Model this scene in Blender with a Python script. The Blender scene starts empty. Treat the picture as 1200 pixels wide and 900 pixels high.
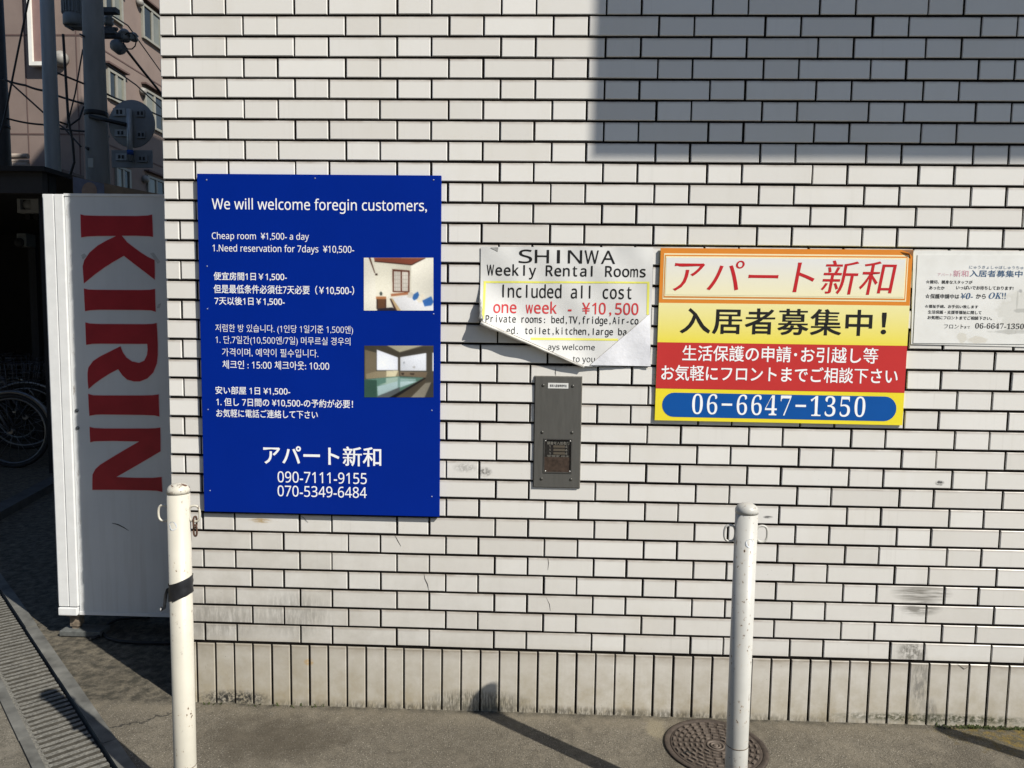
import bpy, bmesh, math, random
import numpy as np
from mathutils import Vector, Matrix, Euler
from mathutils.geometry import tessellate_polygon

random.seed(7)
rng = np.random.default_rng(7)
SC = bpy.context.scene
COL = SC.collection

# ------------------------------------------------------------------ camera
CAM_LOC = Vector((0.2567, -2.5969, 1.4289))
CAM_ROT = Euler((math.pi/2 - 0.08502, -0.01387, 0.03367), 'XYZ')
cam = bpy.data.objects.new('camera', bpy.data.cameras.new('camera'))
COL.objects.link(cam)
cam.location = CAM_LOC
cam.rotation_euler = CAM_ROT
cam.data.sensor_width = 36.0
cam.data.lens = 866.0 / 1200.0 * 36.0
cam.data.clip_start = 0.05
cam.data.clip_end = 2000
SC.camera = cam
RM = CAM_ROT.to_matrix()

# ------------------------------------------------------------------ sky, sun, exposure
SUN_AZ = (0.7934, -0.6088)          # horizontal direction towards the sun
SUN_EL = math.radians(42.0)
world = bpy.data.worlds.new('World')
SC.world = world
world.use_nodes = True
wn = world.node_tree
bg = wn.nodes['Background']
sky = wn.nodes.new('ShaderNodeTexSky')
sky.sky_type = 'NISHITA'
sky.sun_disc = False
sky.sun_elevation = SUN_EL
sky.sun_rotation = math.atan2(SUN_AZ[0], SUN_AZ[1])
sky.air_density = 1.0
sky.dust_density = 0.4
sky.ozone_density = 3.5
bg.inputs['Strength'].default_value = 0.085
wn.links.new(sky.outputs[0], bg.inputs['Color'])
sun_data = bpy.data.lights.new('sun', 'SUN')
sun_data.energy = 5.0
sun_data.angle = math.radians(0.53)
sun_data.color = (1.0, 0.95, 0.86)
sun = bpy.data.objects.new('sun', sun_data)
COL.objects.link(sun)
to_sun = Vector((SUN_AZ[0]*math.cos(SUN_EL), SUN_AZ[1]*math.cos(SUN_EL), math.sin(SUN_EL)))
sun.rotation_euler = to_sun.to_track_quat('Z', 'Y').to_euler()
sun.location = (6, -6, 9)
SC.view_settings.view_transform = 'Standard'
SC.view_settings.look = 'None'
SC.view_settings.gamma = 1.0
SC.view_settings.use_curve_mapping = False
SC.view_settings.exposure = 0.43
SC.cycles.max_bounces = 6

# ------------------------------------------------------------------ helpers
def ray(px, py):
    return RM @ Vector(((px-600)/866.0, -(py-450)/866.0, -1.0))
def at(px, py, Y=0.0):
    d = ray(px, py)
    return CAM_LOC + d*((Y-CAM_LOC.y)/d.y)
def gnd(px, py, z=0.0):
    d = ray(px, py)
    return CAM_LOC + d*((z-CAM_LOC.z)/d.z)
def lin(c):
    c = c/255.0
    return c/12.92 if c <= 0.04045 else ((c+0.055)/1.055)**2.4
def rgb(r, g, b, k=1.0):
    return (min(1, lin(r)*k), min(1, lin(g)*k), min(1, lin(b)*k))

def new_mat(name):
    m = bpy.data.materials.new(name)
    m.use_nodes = True
    return m, m.node_tree, m.node_tree.nodes['Principled BSDF']
def N(nt, typ, **kw):
    n = nt.nodes.new(typ)
    for k, v in kw.items():
        setattr(n, k, v)
    return n
def math_node(nt, op, a, b=None, c=None, clamp=False):
    n = N(nt, 'ShaderNodeMath', operation=op)
    n.use_clamp = clamp
    for i, v in enumerate((a, b, c)):
        if v is None: continue
        if isinstance(v, (int, float)): n.inputs[i].default_value = v
        else: nt.links.new(v, n.inputs[i])
    return n.outputs[0]
def mix_col(nt, fac, a, b, blend='MIX'):
    n = N(nt, 'ShaderNodeMix', data_type='RGBA', blend_type=blend)
    for sock, v in ((n.inputs[0], fac), (n.inputs[6], a), (n.inputs[7], b)):
        if isinstance(v, (int, float)): sock.default_value = v
        elif isinstance(v, tuple): sock.default_value = (*v[:3], 1)
        else: nt.links.new(v, sock)
    return n.outputs[2]
def noise(nt, scale, detail=4, rough=0.55, vec=None, stretch=None):
    n = N(nt, 'ShaderNodeTexNoise')
    n.inputs['Scale'].default_value = scale
    n.inputs['Detail'].default_value = detail
    n.inputs['Roughness'].default_value = rough
    if vec is None:
        vec = N(nt, 'ShaderNodeNewGeometry').outputs['Position']
    if stretch:
        mp = N(nt, 'ShaderNodeMapping')
        mp.inputs['Scale'].default_value = stretch
        nt.links.new(vec, mp.inputs['Vector'])
        vec = mp.outputs[0]
    nt.links.new(vec, n.inputs['Vector'])
    return n.outputs[0]
def ramp(nt, fac, lo, hi, a=0.0, b=1.0):
    n = N(nt, 'ShaderNodeMapRange')
    n.inputs[1].default_value = lo; n.inputs[2].default_value = hi
    n.inputs[3].default_value = a; n.inputs[4].default_value = b
    nt.links.new(fac, n.inputs[0])
    return n.outputs[0]
def bump(nt, bsdf, h, strength=0.2, dist=0.002):
    b = N(nt, 'ShaderNodeBump')
    b.inputs['Strength'].default_value = strength
    b.inputs['Distance'].default_value = dist
    nt.links.new(h, b.inputs['Height'])
    nt.links.new(b.outputs[0], bsdf.inputs['Normal'])

def simple(name, col, rough=0.6, var=0.12, scale=12, metal=0.0, spec=0.4, bmp=0.0, stretch=None):
    m, nt, b = new_mat(name)
    f = noise(nt, scale, 5, 0.6, stretch=stretch)
    v = ramp(nt, f, 0.3, 0.7, 1-var, 1+var)
    sc = N(nt, 'ShaderNodeVectorMath', operation='SCALE')
    sc.inputs[0].default_value = col[:3]
    nt.links.new(v, sc.inputs['Scale'])
    nt.links.new(sc.outputs[0], b.inputs['Base Color'])
    b.inputs['Roughness'].default_value = rough
    b.inputs['Metallic'].default_value = metal
    b.inputs['Specular IOR Level'].default_value = spec
    if bmp: bump(nt, b, f, bmp, 0.003)
    return m

class MB:
    """collects shapes in world (or local) coordinates, links them as ONE mesh object"""
    def __init__(s): s.v = []; s.f = []; s.mi = []; s.cur = 0; s.smooth = []; s.lines = []
    def add(s, vs, fs, smooth=False):
        o = len(s.v)
        s.v += [tuple(v) for v in vs]
        s.f += [tuple(i+o for i in f) for f in fs]
        s.mi += [s.cur]*len(fs); s.smooth += [smooth]*len(fs)
        return s
    def box(s, a, b, bev=0.0):
        x0, y0, z0 = [min(a[i], b[i]) for i in range(3)]; x1, y1, z1 = [max(a[i], b[i]) for i in range(3)]
        if bev <= 0:
            return s.add([(x0,y0,z0),(x1,y0,z0),(x1,y1,z0),(x0,y1,z0),(x0,y0,z1),(x1,y0,z1),(x1,y1,z1),(x0,y1,z1)],
                  [(3,2,1,0),(4,5,6,7),(0,1,5,4),(1,2,6,5),(2,3,7,6),(3,0,4,7)])
        bm = bmesh.new()
        bmesh.ops.create_cube(bm, size=1)
        for v in bm.verts:
            v.co = Vector(((x0+x1)/2+v.co.x*(x1-x0), (y0+y1)/2+v.co.y*(y1-y0), (z0+z1)/2+v.co.z*(z1-z0)))
        bmesh.ops.bevel(bm, geom=bm.edges[:], offset=bev, segments=2, affect='EDGES', profile=0.6)
        s.bm(bm); return s
    def bm(s, bm, smooth=False):
        bm.verts.index_update()
        s.add([v.co[:] for v in bm.verts], [[v.index for v in f.verts] for f in bm.faces], smooth)
        bm.free(); return s
    def obox(s, c, u, w, n, hu, hw, hn):
        """box about c with half-axes along u, w, n"""
        c = Vector(c); u = Vector(u)*hu; w = Vector(w)*hw; n = Vector(n)*hn
        vs = [c+u*i+w*j+n*k for k in (-1,1) for j in (-1,1) for i in (-1,1)]
        return s.add(vs, [(2,3,1,0),(4,5,7,6),(0,1,5,4),(1,3,7,5),(3,2,6,7),(2,0,4,6)])
    def tube(s, pts, r, n=8, cap=True, closed=False):
        pts = [Vector(p) for p in pts]; rs = r if isinstance(r, (list, tuple)) else [r]*len(pts)
        k = len(pts); vs = []; fs = []
        prev = None
        for i, p in enumerate(pts):
            if closed: t = pts[(i+1) % k]-pts[i-1]
            else: t = pts[min(i+1, k-1)]-pts[max(i-1, 0)]
            t = t.normalized() if t.length > 1e-9 else Vector((0,0,1))
            if prev is None:
                a = Vector((0,0,1)) if abs(t.z) < .9 else Vector((1,0,0))
                u = t.cross(a).normalized()
            else:
                u = (prev-t*prev.dot(t))
                u = u.normalized() if u.length > 1e-6 else t.orthogonal().normalized()
            prev = u; w = t.cross(u)
            vs += [p+(u*math.cos(2*math.pi*j/n)+w*math.sin(2*math.pi*j/n))*rs[i] for j in range(n)]
        for i in range(k if closed else k-1):
            a, b = i*n, ((i+1) % k)*n
            fs += [(a+j, a+(j+1) % n, b+(j+1) % n, b+j) for j in range(n)]
        s.add(vs, fs, True)
        if cap and not closed:
            o = len(s.v)-len(vs)
            s.f += [tuple(o+j for j in range(n))[::-1], tuple(o+(k-1)*n+j for j in range(n))]
            s.mi += [s.cur]*2; s.smooth += [False]*2
        return s
    def lathe(s, prof, c=(0,0,0), n=32, axis='z'):
        vs = []; fs = []
        for r, h in prof:
            for j in range(n):
                a = 2*math.pi*j/n
                p = (r*math.cos(a), r*math.sin(a), h)
                if axis == 'y': p = (p[0], -p[2], p[1])
                if axis == 'x': p = (p[2], p[0], p[1])
                vs.append((p[0]+c[0], p[1]+c[1], p[2]+c[2]))
        for i in range(len(prof)-1):
            fs += [(i*n+j, i*n+(j+1) % n, (i+1)*n+(j+1) % n, (i+1)*n+j) for j in range(n)]
        s.add(vs, fs, True)
        o = len(s.v)-len(vs)
        for i in (0, len(prof)-1):
            if prof[i][0] > 1e-6:
                ring = [o+i*n+j for j in range(n)]
                s.f.append(tuple(ring if i else ring[::-1])); s.mi.append(s.cur); s.smooth.append(False)
        return s
    def poly(s, pts3):
        tris = tessellate_polygon([[Vector(p) for p in pts3]])
        return s.add(pts3, [tuple(t) for t in tris])
    def slab(s, pts2, y0, y1, tx=lambda x, z: (x, z)):
        """prism of a polygon given in x,z between depths y0 (front) and y1"""
        pts2 = [tx(*p) for p in pts2]
        A = sum(pts2[i-1][0]*pts2[i][1]-pts2[i][0]*pts2[i-1][1] for i in range(len(pts2)))
        if A < 0: pts2 = pts2[::-1]
        n = len(pts2)
        vs = [(x, y0, z) for x, z in pts2]+[(x, y1, z) for x, z in pts2]
        tris = [tuple(t) for t in tessellate_polygon([[Vector((x, z, 0)) for x, z in pts2]])]
        out = []
        for t in tris:
            a, b, c = [pts2[i] for i in t]
            ar = (b[0]-a[0])*(c[1]-a[1])-(c[0]-a[0])*(b[1]-a[1])
            out.append(t if ar > 0 else t[::-1])
        fs = out+[tuple(i+n for i in t[::-1]) for t in out]
        fs += [(i, i+n, (i+1) % n+n, (i+1) % n) for i in range(n)]
        return s.add(vs, fs)
    def build(s, name, mat, parent=None):
        if len(s.lines) > 1:            # lettering: every line of writing is a part of its own
            for i, (v0, f0) in enumerate(s.lines):
                v1, f1 = s.lines[i+1] if i+1 < len(s.lines) else (len(s.v), len(s.f))
                q = MB(); q.v = s.v[v0:v1]; q.f = [tuple(k-v0 for k in f) for f in s.f[f0:f1]]; q.mi = s.mi[f0:f1]; q.smooth = s.smooth[f0:f1]
                o = q.build(name, mat, parent)
            return o
        me = bpy.data.meshes.new(name)
        me.from_pydata(s.v, [], s.f)
        for m in (mat if isinstance(mat, (list, tuple)) else [mat]): me.materials.append(m)
        me.polygons.foreach_set('material_index', s.mi)
        me.polygons.foreach_set('use_smooth', s.smooth)
        me.update()
        o = bpy.data.objects.new(name, me); COL.objects.link(o)
        if parent is not None: adopt(o, parent)
        return o

def world_loc(o):
    p = Vector(o.location)
    while o.parent: o = o.parent; p = p+Vector(o.location)
    return p
def adopt(o, parent):
    o.parent = parent
    if parent.parent is None:
        o.matrix_parent_inverse = Matrix.Translation(-Vector(parent.location))
    # a mesh part sits at the origin of its parent's space already
def thing(name, label, cat, loc=(0,0,0), group=None):
    o = bpy.data.objects.new(name, None); COL.objects.link(o)
    o.location = loc; o.empty_display_size = 0.1
    return tag(o, label, cat, group)
def tag(o, label, cat, group=None):
    o['label'] = label; o['category'] = cat
    if group: o['group'] = group
    return o
def struct(o): o['kind'] = 'structure'; return o
def copy_tree(o, parent=None):
    c = o.copy(); COL.objects.link(c)
    if parent: c.parent = parent
    for ch in o.children: copy_tree(ch, c)
    return c

# ------------------------------------------------------------------ lettering
SANS = {}
for i in range(26):
    SANS[chr(65+i)] = chr(0x1D5A0+i); SANS[chr(97+i)] = chr(0x1D5BA+i)
for i in range(10): SANS[chr(48+i)] = chr(0x1D7E2+i)
SERIF_B = {chr(65+i): chr(0x1D400+i) for i in range(26)}
SERIF_B.update({chr(48+i): chr(0x1D7CE+i) for i in range(10)})
SERIF_BI = {chr(65+i): chr(0x1D468+i) for i in range(26)}
SERIF_BI.update({chr(48+i): chr(0x1D7CE+i) for i in range(10)})
_geo = {}
def glyphs(text, weight=0.0, spacing=1.0, style=SANS):
    key = (text, weight, spacing, id(style))
    if key in _geo: return _geo[key]
    body = ''.join(style.get(c, c) for c in text) if style else text
    cu = bpy.data.curves.new('text', 'FONT')
    cu.body = body; cu.size = 1.0; cu.space_character = spacing; cu.resolution_u = 4
    o = bpy.data.objects.new('text', cu); COL.objects.link(o)
    me = bpy.data.meshes.new_from_object(o.evaluated_get(bpy.context.evaluated_depsgraph_get()))
    v = np.zeros(len(me.vertices)*3); me.vertices.foreach_get('co', v)
    f = [tuple(p.vertices) for p in me.polygons]
    v = v.reshape(-1, 3)[:, :2].copy()
    bpy.data.objects.remove(o); bpy.data.curves.remove(cu); bpy.data.meshes.remove(me)
    if weight: v = thin(v, f, -weight, -weight)
    _geo[key] = (v, f)
    return v, f
def thin(v, f, dx, dy):
    """pull the outline in (positive) by different amounts across and up: the thick and thin of a brush face"""
    from collections import Counter
    cnt = Counter(); dirn = {}
    key = {}
    rep = []
    for i, p in enumerate(np.round(v, 5)):
        rep.append(key.setdefault(tuple(p), i))
    for t in f:
        a = sum(v[t[i-1]][0]*v[t[i]][1]-v[t[i]][0]*v[t[i-1]][1] for i in range(len(t)))
        tt = t if a > 0 else t[::-1]
        for i in range(len(tt)):
            a_, b_ = rep[tt[i]], rep[tt[(i+1) % len(tt)]]
            cnt[(min(a_, b_), max(a_, b_))] += 1; dirn[(min(a_, b_), max(a_, b_))] = (a_, b_)
    nrm = np.zeros_like(v)
    for e, c in cnt.items():
        if c == 1:
            a_, b_ = dirn[e]; d = v[b_]-v[a_]; L = np.hypot(*d)
            if L < 1e-9: continue
            n = np.array([d[1], -d[0]])/L
            nrm[a_] += n; nrm[b_] += n
    L = np.hypot(nrm[:, 0], nrm[:, 1]); L[L < 1e-9] = 1
    nrm /= L[:, None]
    nrm = nrm[np.array(rep)]
    return v-nrm*np.array([dx, dy])
def mono(text, cell=0.56, weight=0.0, style=SANS):
    vs = []; fs = []; k = 0
    for i, c in enumerate(text):
        if c == ' ': continue
        v, f = glyphs('|' if c in 'lI' else c, weight, 1.0, style)
        v = v.copy()
        if c in 'lI': v[:, 1] = (v[:, 1]-v[:, 1].min())/(np.ptp(v[:, 1]))*0.72; v[:, 0] *= 1.25
        w = np.ptp(v[:, 0]); mx = (v[:, 0].min()+v[:, 0].max())/2
        s = min(1.0, cell*0.9/w) if c in 'mwMW' else 1.0
        if c in 'a0123456789eknorsuyWRSHNA': s = min(1.0, cell*0.86/w)
        v[:, 0] = (v[:, 0]-mx)*s+i*cell
        vs.append(v); fs += [tuple(j+k for j in t) for t in f]; k += len(v)
    return np.concatenate(vs), fs
def letter(mb, geo, px, py0, py1, y, slant=0.0, warp=None, Yplane=0.0):
    """ink of the line spans photo columns px = (x0, x1) and rows py0..py1 at its middle; y = depth it lies at"""
    mb.lines.append((len(mb.v), len(mb.f)))
    v, f = geo
    v = v.copy()
    v[:, 0] += slant*(v[:, 1]-v[:, 1].min())
    xm = (px[0]+px[1])/2; ym = (py0+py1)/2
    x0 = at(px[0], ym, Yplane).x; x1 = at(px[1], ym, Yplane).x
    z1 = at(xm, py0, Yplane).z; z0 = at(xm, py1, Yplane).z
    X = x0+(v[:, 0]-v[:, 0].min())/np.ptp(v[:, 0])*(x1-x0)
    Z = z0+(v[:, 1]-v[:, 1].min())/np.ptp(v[:, 1])*(z1-z0)
    fs = []
    for t in f:
        a = sum(X[t[i-1]]*Z[t[i]]-X[t[i]]*Z[t[i-1]] for i in range(len(t)))
        fs.append(t if a > 0 else t[::-1])
    if warp: mb.add([(x, y+warp(x, z), z) for x, z in zip(X, Z)], fs)
    else: mb.add([(x, y, z) for x, z in zip(X, Z)], fs)

# ------------------------------------------------------------------ materials of the setting
def tile_material():
    m, nt, b = new_mat('glazed_tile')
    geo = N(nt, 'ShaderNodeNewGeometry').outputs['Position']
    sep = N(nt, 'ShaderNodeSeparateXYZ'); nt.links.new(geo, sep.inputs[0])
    X, Z = sep.outputs[0], sep.outputs[2]
    at_ = N(nt, 'ShaderNodeAttribute', attribute_name='tile_random')
    rnd = at_.outputs['Fac']
    col = mix_col(nt, rnd, (0.610, 0.590, 0.553), (0.675, 0.662, 0.632))
    # grime lying on the upper edge of each tile, cleaner bead of glaze along its lower edge
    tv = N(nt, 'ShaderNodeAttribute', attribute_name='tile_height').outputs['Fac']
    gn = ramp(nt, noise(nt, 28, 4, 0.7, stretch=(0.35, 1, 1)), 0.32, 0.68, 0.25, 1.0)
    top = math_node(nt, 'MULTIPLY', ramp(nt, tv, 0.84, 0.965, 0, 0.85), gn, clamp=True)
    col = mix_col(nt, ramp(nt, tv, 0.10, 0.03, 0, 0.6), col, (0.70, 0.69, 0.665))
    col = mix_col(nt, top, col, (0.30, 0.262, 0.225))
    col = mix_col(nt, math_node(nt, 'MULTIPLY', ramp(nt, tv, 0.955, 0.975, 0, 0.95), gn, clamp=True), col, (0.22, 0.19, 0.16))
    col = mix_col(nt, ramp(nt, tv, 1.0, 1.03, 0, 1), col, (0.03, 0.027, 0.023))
    # faint streaky yellowing of the glaze
    st = noise(nt, 5, 5, 0.65, stretch=(1.0, 1, 0.35))
    col = mix_col(nt, ramp(nt, st, 0.5, 0.8, 0, 0.35), col, (0.55, 0.52, 0.45))
    # rain streaks
    rs = noise(nt, 60, 3, 0.6, stretch=(1, 1, 0.04))
    rs2 = noise(nt, 2.2, 3, 0.5)
    col = mix_col(nt, math_node(nt, 'MULTIPLY', ramp(nt, rs, 0.58, 0.75, 0, 0.30), ramp(nt, rs2, 0.45, 0.65, 0, 1), clamp=True), col, (0.42, 0.40, 0.36))
    # splash dirt, heavier low down and to the left
    low = ramp(nt, Z, 0.95, 0.25, 0, 1)
    left = ramp(nt, X, 0.5, -1.0, 0.25, 1)
    dn = noise(nt, 9, 6, 0.7)
    d1 = math_node(nt, 'MULTIPLY', math_node(nt, 'MULTIPLY', low, left), ramp(nt, dn, 0.25, 0.7, 0.35, 1), clamp=True)
    col = mix_col(nt, math_node(nt, 'MULTIPLY', d1, 0.85), col, (0.27, 0.245, 0.20))
    sold = math_node(nt, 'MULTIPLY', ramp(nt, Z, 0.26, 0.0, 0.25, 1.0), ramp(nt, noise(nt, 14, 5, 0.7), 0.3, 0.7, 0.4, 1))
    sold = math_node(nt, 'MULTIPLY', sold, ramp(nt, Z, 0.262, 0.235, 0, 1), clamp=True)
    col = mix_col(nt, sold, col, (0.30, 0.255, 0.172))
    # scuffs: dark brushed marks with their own outline
    def scuff(col, cx, cz, rx, rz, amt, sx=0.25, sz=3.0, sc=40, c=(0.15, 0.145, 0.135)):
        ex = math_node(nt, 'DIVIDE', math_node(nt, 'SUBTRACT', X, cx), rx)
        ez = math_node(nt, 'DIVIDE', math_node(nt, 'SUBTRACT', Z, cz), rz)
        r = math_node(nt, 'SQRT', math_node(nt, 'ADD', math_node(nt, 'MULTIPLY', ex, ex), math_node(nt, 'MULTIPLY', ez, ez)))
        k = ramp(nt, r, 1.0, 0.45, 0, 1)
        n_ = ramp(nt, noise(nt, sc, 4, 0.7, stretch=(sx, 1, sz)), 0.38, 0.56, 0, 1)
        return mix_col(nt, math_node(nt, 'MULTIPLY', math_node(nt, 'MULTIPLY', k, n_), amt, clamp=True), col, c)
    def pz(px, py):
        p = at(px, py); return p.x, p.z
    col = scuff(col, *pz(1080, 695), 0.115, 0.040, 1.0, 0.16, 3.2, 34, (0.19, 0.18, 0.16))
    col = scuff(col, *pz(1078, 712), 0.085, 0.035, 0.9, 0.3, 1.6, 40, (0.2, 0.19, 0.17))
    col = scuff(col, *pz(1068, 764), 0.06, 0.05, 1.0, 1.1, 0.8, 50, (0.2, 0.19, 0.17))
    col = scuff(col, *pz(1078, 800), 0.040, 0.13, 0.9, 2.0, 0.5, 36, (0.2, 0.19, 0.17))
    col = scuff(col, *pz(1090, 835), 0.03, 0.06, 0.7, 2.0, 0.5, 40)
    col = scuff(col, *pz(568, 553), 0.03, 0.02, 0.9, 1, 1, 120)
    col = scuff(col, *pz(545, 548), 0.05, 0.02, 0.5, 1, 1, 90)
    col = scuff(col, *pz(250, 725), 0.22, 0.09, 0.55, 2.6, 0.5, 30, (0.2, 0.19, 0.17))
    col = scuff(col, *pz(345, 720), 0.16, 0.10, 0.5, 2.6, 0.5, 30, (0.2, 0.19, 0.17))
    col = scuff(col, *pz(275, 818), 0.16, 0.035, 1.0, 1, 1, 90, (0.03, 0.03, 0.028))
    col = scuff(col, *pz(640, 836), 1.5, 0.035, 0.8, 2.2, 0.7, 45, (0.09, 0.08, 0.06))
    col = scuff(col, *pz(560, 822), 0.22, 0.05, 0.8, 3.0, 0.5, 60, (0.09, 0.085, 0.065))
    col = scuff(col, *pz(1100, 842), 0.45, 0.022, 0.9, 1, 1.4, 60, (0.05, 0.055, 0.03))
    col = scuff(col, *pz(362, 776), 0.022, 0.016, 0.8, 0.6, 2, 60, (0.40, 0.26, 0.10))
    col = scuff(col, *pz(305, 610), 0.05, 0.012, 0.9, 0.4, 2.4, 70, (0.36, 0.26, 0.13))
    col = scuff(col, *pz(1101, 566), 0.018, 0.012, 1.0, 1, 1, 130, (0.05, 0.05, 0.05))
    col = scuff(col, *pz(900, 606), 0.02, 0.006, 1.0, .3, 2, 60, (0.1, 0.1, 0.1))
    # small chips and specks
    vo = N(nt, 'ShaderNodeTexVoronoi'); vo.inputs['Scale'].default_value = 55
    nt.links.new(geo, vo.inputs['Vector'])
    sp = math_node(nt, 'MULTIPLY', ramp(nt, vo.outputs['Distance'], 0.10, 0.05, 0, 1), ramp(nt, noise(nt, 3, 3), 0.5, 0.7, 0, 0.8), clamp=True)
    sp = math_node(nt, 'MULTIPLY', sp, ramp(nt, Z, 1.2, 0.1, 0.15, 1))
    col = mix_col(nt, sp, col, (0.09, 0.085, 0.075))
    nt.links.new(col, b.inputs['Base Color'])
    b.inputs['Roughness'].default_value = 0.3
    b.inputs['Specular IOR Level'].default_value = 0.35
    bump(nt, b, noise(nt, 30, 3, 0.5), 0.06, 0.002)
    return m

def ground_material(name, base, warm, moss=False):
    m, nt, b = new_mat(name)
    geo = N(nt, 'ShaderNodeNewGeometry').outputs['Position']
    sep = N(nt, 'ShaderNodeSeparateXYZ'); nt.links.new(geo, sep.inputs[0])
    n1 = noise(nt, 2.3, 6, 0.65); n2 = noise(nt, 190, 3, 0.7); n3 = noise(nt, 24, 5, 0.7)
    col = mix_col(nt, ramp(nt, n1, 0.35, 0.65), base, warm)
    col = mix_col(nt, ramp(nt, n3, 0.45, 0.7, 0, 0.55), col, tuple(c*0.62 for c in base))
    col = mix_col(nt, ramp(nt, n2, 0.38, 0.52, 0.75, 0), col, tuple(c*0.35 for c in base))
    vo = N(nt, 'ShaderNodeTexVoronoi'); vo.inputs['Scale'].default_value = 140
    nt.links.new(geo, vo.inputs['Vector'])
    sepc = N(nt, 'ShaderNodeSeparateColor'); nt.links.new(vo.outputs['Color'], sepc.inputs[0])
    stone = math_node(nt, 'MULTIPLY', ramp(nt, vo.outputs['Distance'], 0.33, 0.25, 0, 1), ramp(nt, sepc.outputs[0], 0.72, 0.97, 0, 0.9), clamp=True)
    col = mix_col(nt, stone, col, (0.34, 0.31, 0.25))
    vo2 = N(nt, 'ShaderNodeTexVoronoi'); vo2.inputs['Scale'].default_value = 210
    nt.links.new(geo, vo2.inputs['Vector'])
    sep2 = N(nt, 'ShaderNodeSeparateColor'); nt.links.new(vo2.outputs['Color'], sep2.inputs[0])
    fine = math_node(nt, 'MULTIPLY', ramp(nt, vo2.outputs['Distance'], 0.4, 0.2, 0, 1), ramp(nt, sep2.outputs[0], 0.45, 0.95, 0, 0.95), clamp=True)
    col = mix_col(nt, fine, col, (0.26, 0.24, 0.205))
    pt = ramp(nt, noise(nt, 1.7, 5, 0.7, vec=None), 0.5, 0.72, 0, 0.6)
    col = mix_col(nt, pt, col, tuple(c*0.5 for c in base))
    pl_ = ramp(nt, noise(nt, 6.5, 6, 0.75), 0.50, 0.70, 0, 0.6)
    col = mix_col(nt, pl_, col, tuple(c*1.75 for c in base))
    if moss:
        X, Y = sep.outputs[0], sep.outputs[1]
        def blob(cx, cy, rx, ry):
            ex = math_node(nt, 'DIVIDE', math_node(nt, 'SUBTRACT', X, cx), rx)
            ey = math_node(nt, 'DIVIDE', math_node(nt, 'SUBTRACT', Y, cy), ry)
            r = math_node(nt, 'SQRT', math_node(nt, 'ADD', math_node(nt, 'MULTIPLY', ex, ex), math_node(nt, 'MULTIPLY', ey, ey)))
            return ramp(nt, math_node(nt, 'ADD', r, ramp(nt, noise(nt, 16, 5, 0.7), 0.3, 0.7, -0.35, 0.35)), 1.05, 0.5, 0, 1)
        wet = blob(2.2, -0.06, 0.48, 0.14)
        col = mix_col(nt, math_node(nt, 'MULTIPLY', wet, 0.75, clamp=True), col, (0.055, 0.048, 0.025))
        mo = math_node(nt, 'MULTIPLY', wet, ramp(nt, noise(nt, 30, 5, 0.75), 0.45, 0.62, 0, 0.85), clamp=True)
        col = mix_col(nt, mo, col, (0.20, 0.135, 0.025))
        # pale mortar smear beside the manhole, dirt line at the wall foot
        pale = blob(0.70, -0.08, 0.045, 0.10)
        col = mix_col(nt, math_node(nt, 'MULTIPLY', pale, 0.5, clamp=True), col, (0.26, 0.225, 0.15))
        dust = math_node(nt, 'MULTIPLY', ramp(nt, Y, -0.13, -0.02, 0, 0.55), ramp(nt, noise(nt, 11, 5, 0.7), 0.35, 0.65, 0.1, 1), clamp=True)
        dust = math_node(nt, 'MULTIPLY', dust, ramp(nt, X, 1.75, 1.6, 0, 1), clamp=True)
        col = mix_col(nt, dust, col, (0.20, 0.172, 0.125))
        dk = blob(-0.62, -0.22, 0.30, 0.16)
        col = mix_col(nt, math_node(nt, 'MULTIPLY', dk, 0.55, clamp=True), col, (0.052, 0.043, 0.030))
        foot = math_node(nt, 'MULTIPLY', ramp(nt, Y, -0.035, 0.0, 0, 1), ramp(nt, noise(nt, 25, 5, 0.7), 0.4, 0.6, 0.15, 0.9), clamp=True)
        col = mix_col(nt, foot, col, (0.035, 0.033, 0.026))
        # paving crack running from the wall corner to the kerb
        c0 = gnd(135, 852); c1 = gnd(205, 836)
        dx, dy = (c1-c0).normalized().x, (c1-c0).normalized().y
        u = math_node(nt, 'SUBTRACT', math_node(nt, 'MULTIPLY', math_node(nt, 'SUBTRACT', X, c0.x), -dy), math_node(nt, 'MULTIPLY', math_node(nt, 'SUBTRACT', Y, c0.y), -dx))
        u = math_node(nt, 'ADD', u, ramp(nt, noise(nt, 9, 4, 0.7), 0.3, 0.7, -0.03, 0.03))
        cr = ramp(nt, math_node(nt, 'ABSOLUTE', u), 0.006, 0.002, 0, 0.8)
        cr = math_node(nt, 'MULTIPLY', cr, ramp(nt, X, -0.93, -0.98, 0, 1), clamp=True)
        cr = math_node(nt, 'MULTIPLY', cr, ramp(nt, Y, 0.3, 0.1, 0, 1), clamp=True)
        col = mix_col(nt, cr, col, (0.02, 0.02, 0.018))
    nt.links.new(col, b.inputs['Base Color'])
    b.inputs['Roughness'].default_value = 0.9
    b.inputs['Specular IOR Level'].default_value = 0.2
    h = math_node(nt, 'ADD', n2, math_node(nt, 'MULTIPLY', stone, 0.6))
    h = math_node(nt, 'ADD', h, math_node(nt, 'MULTIPLY', n3, 1.5))
    bump(nt, b, h, 0.9, 0.004)
    return m

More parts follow.
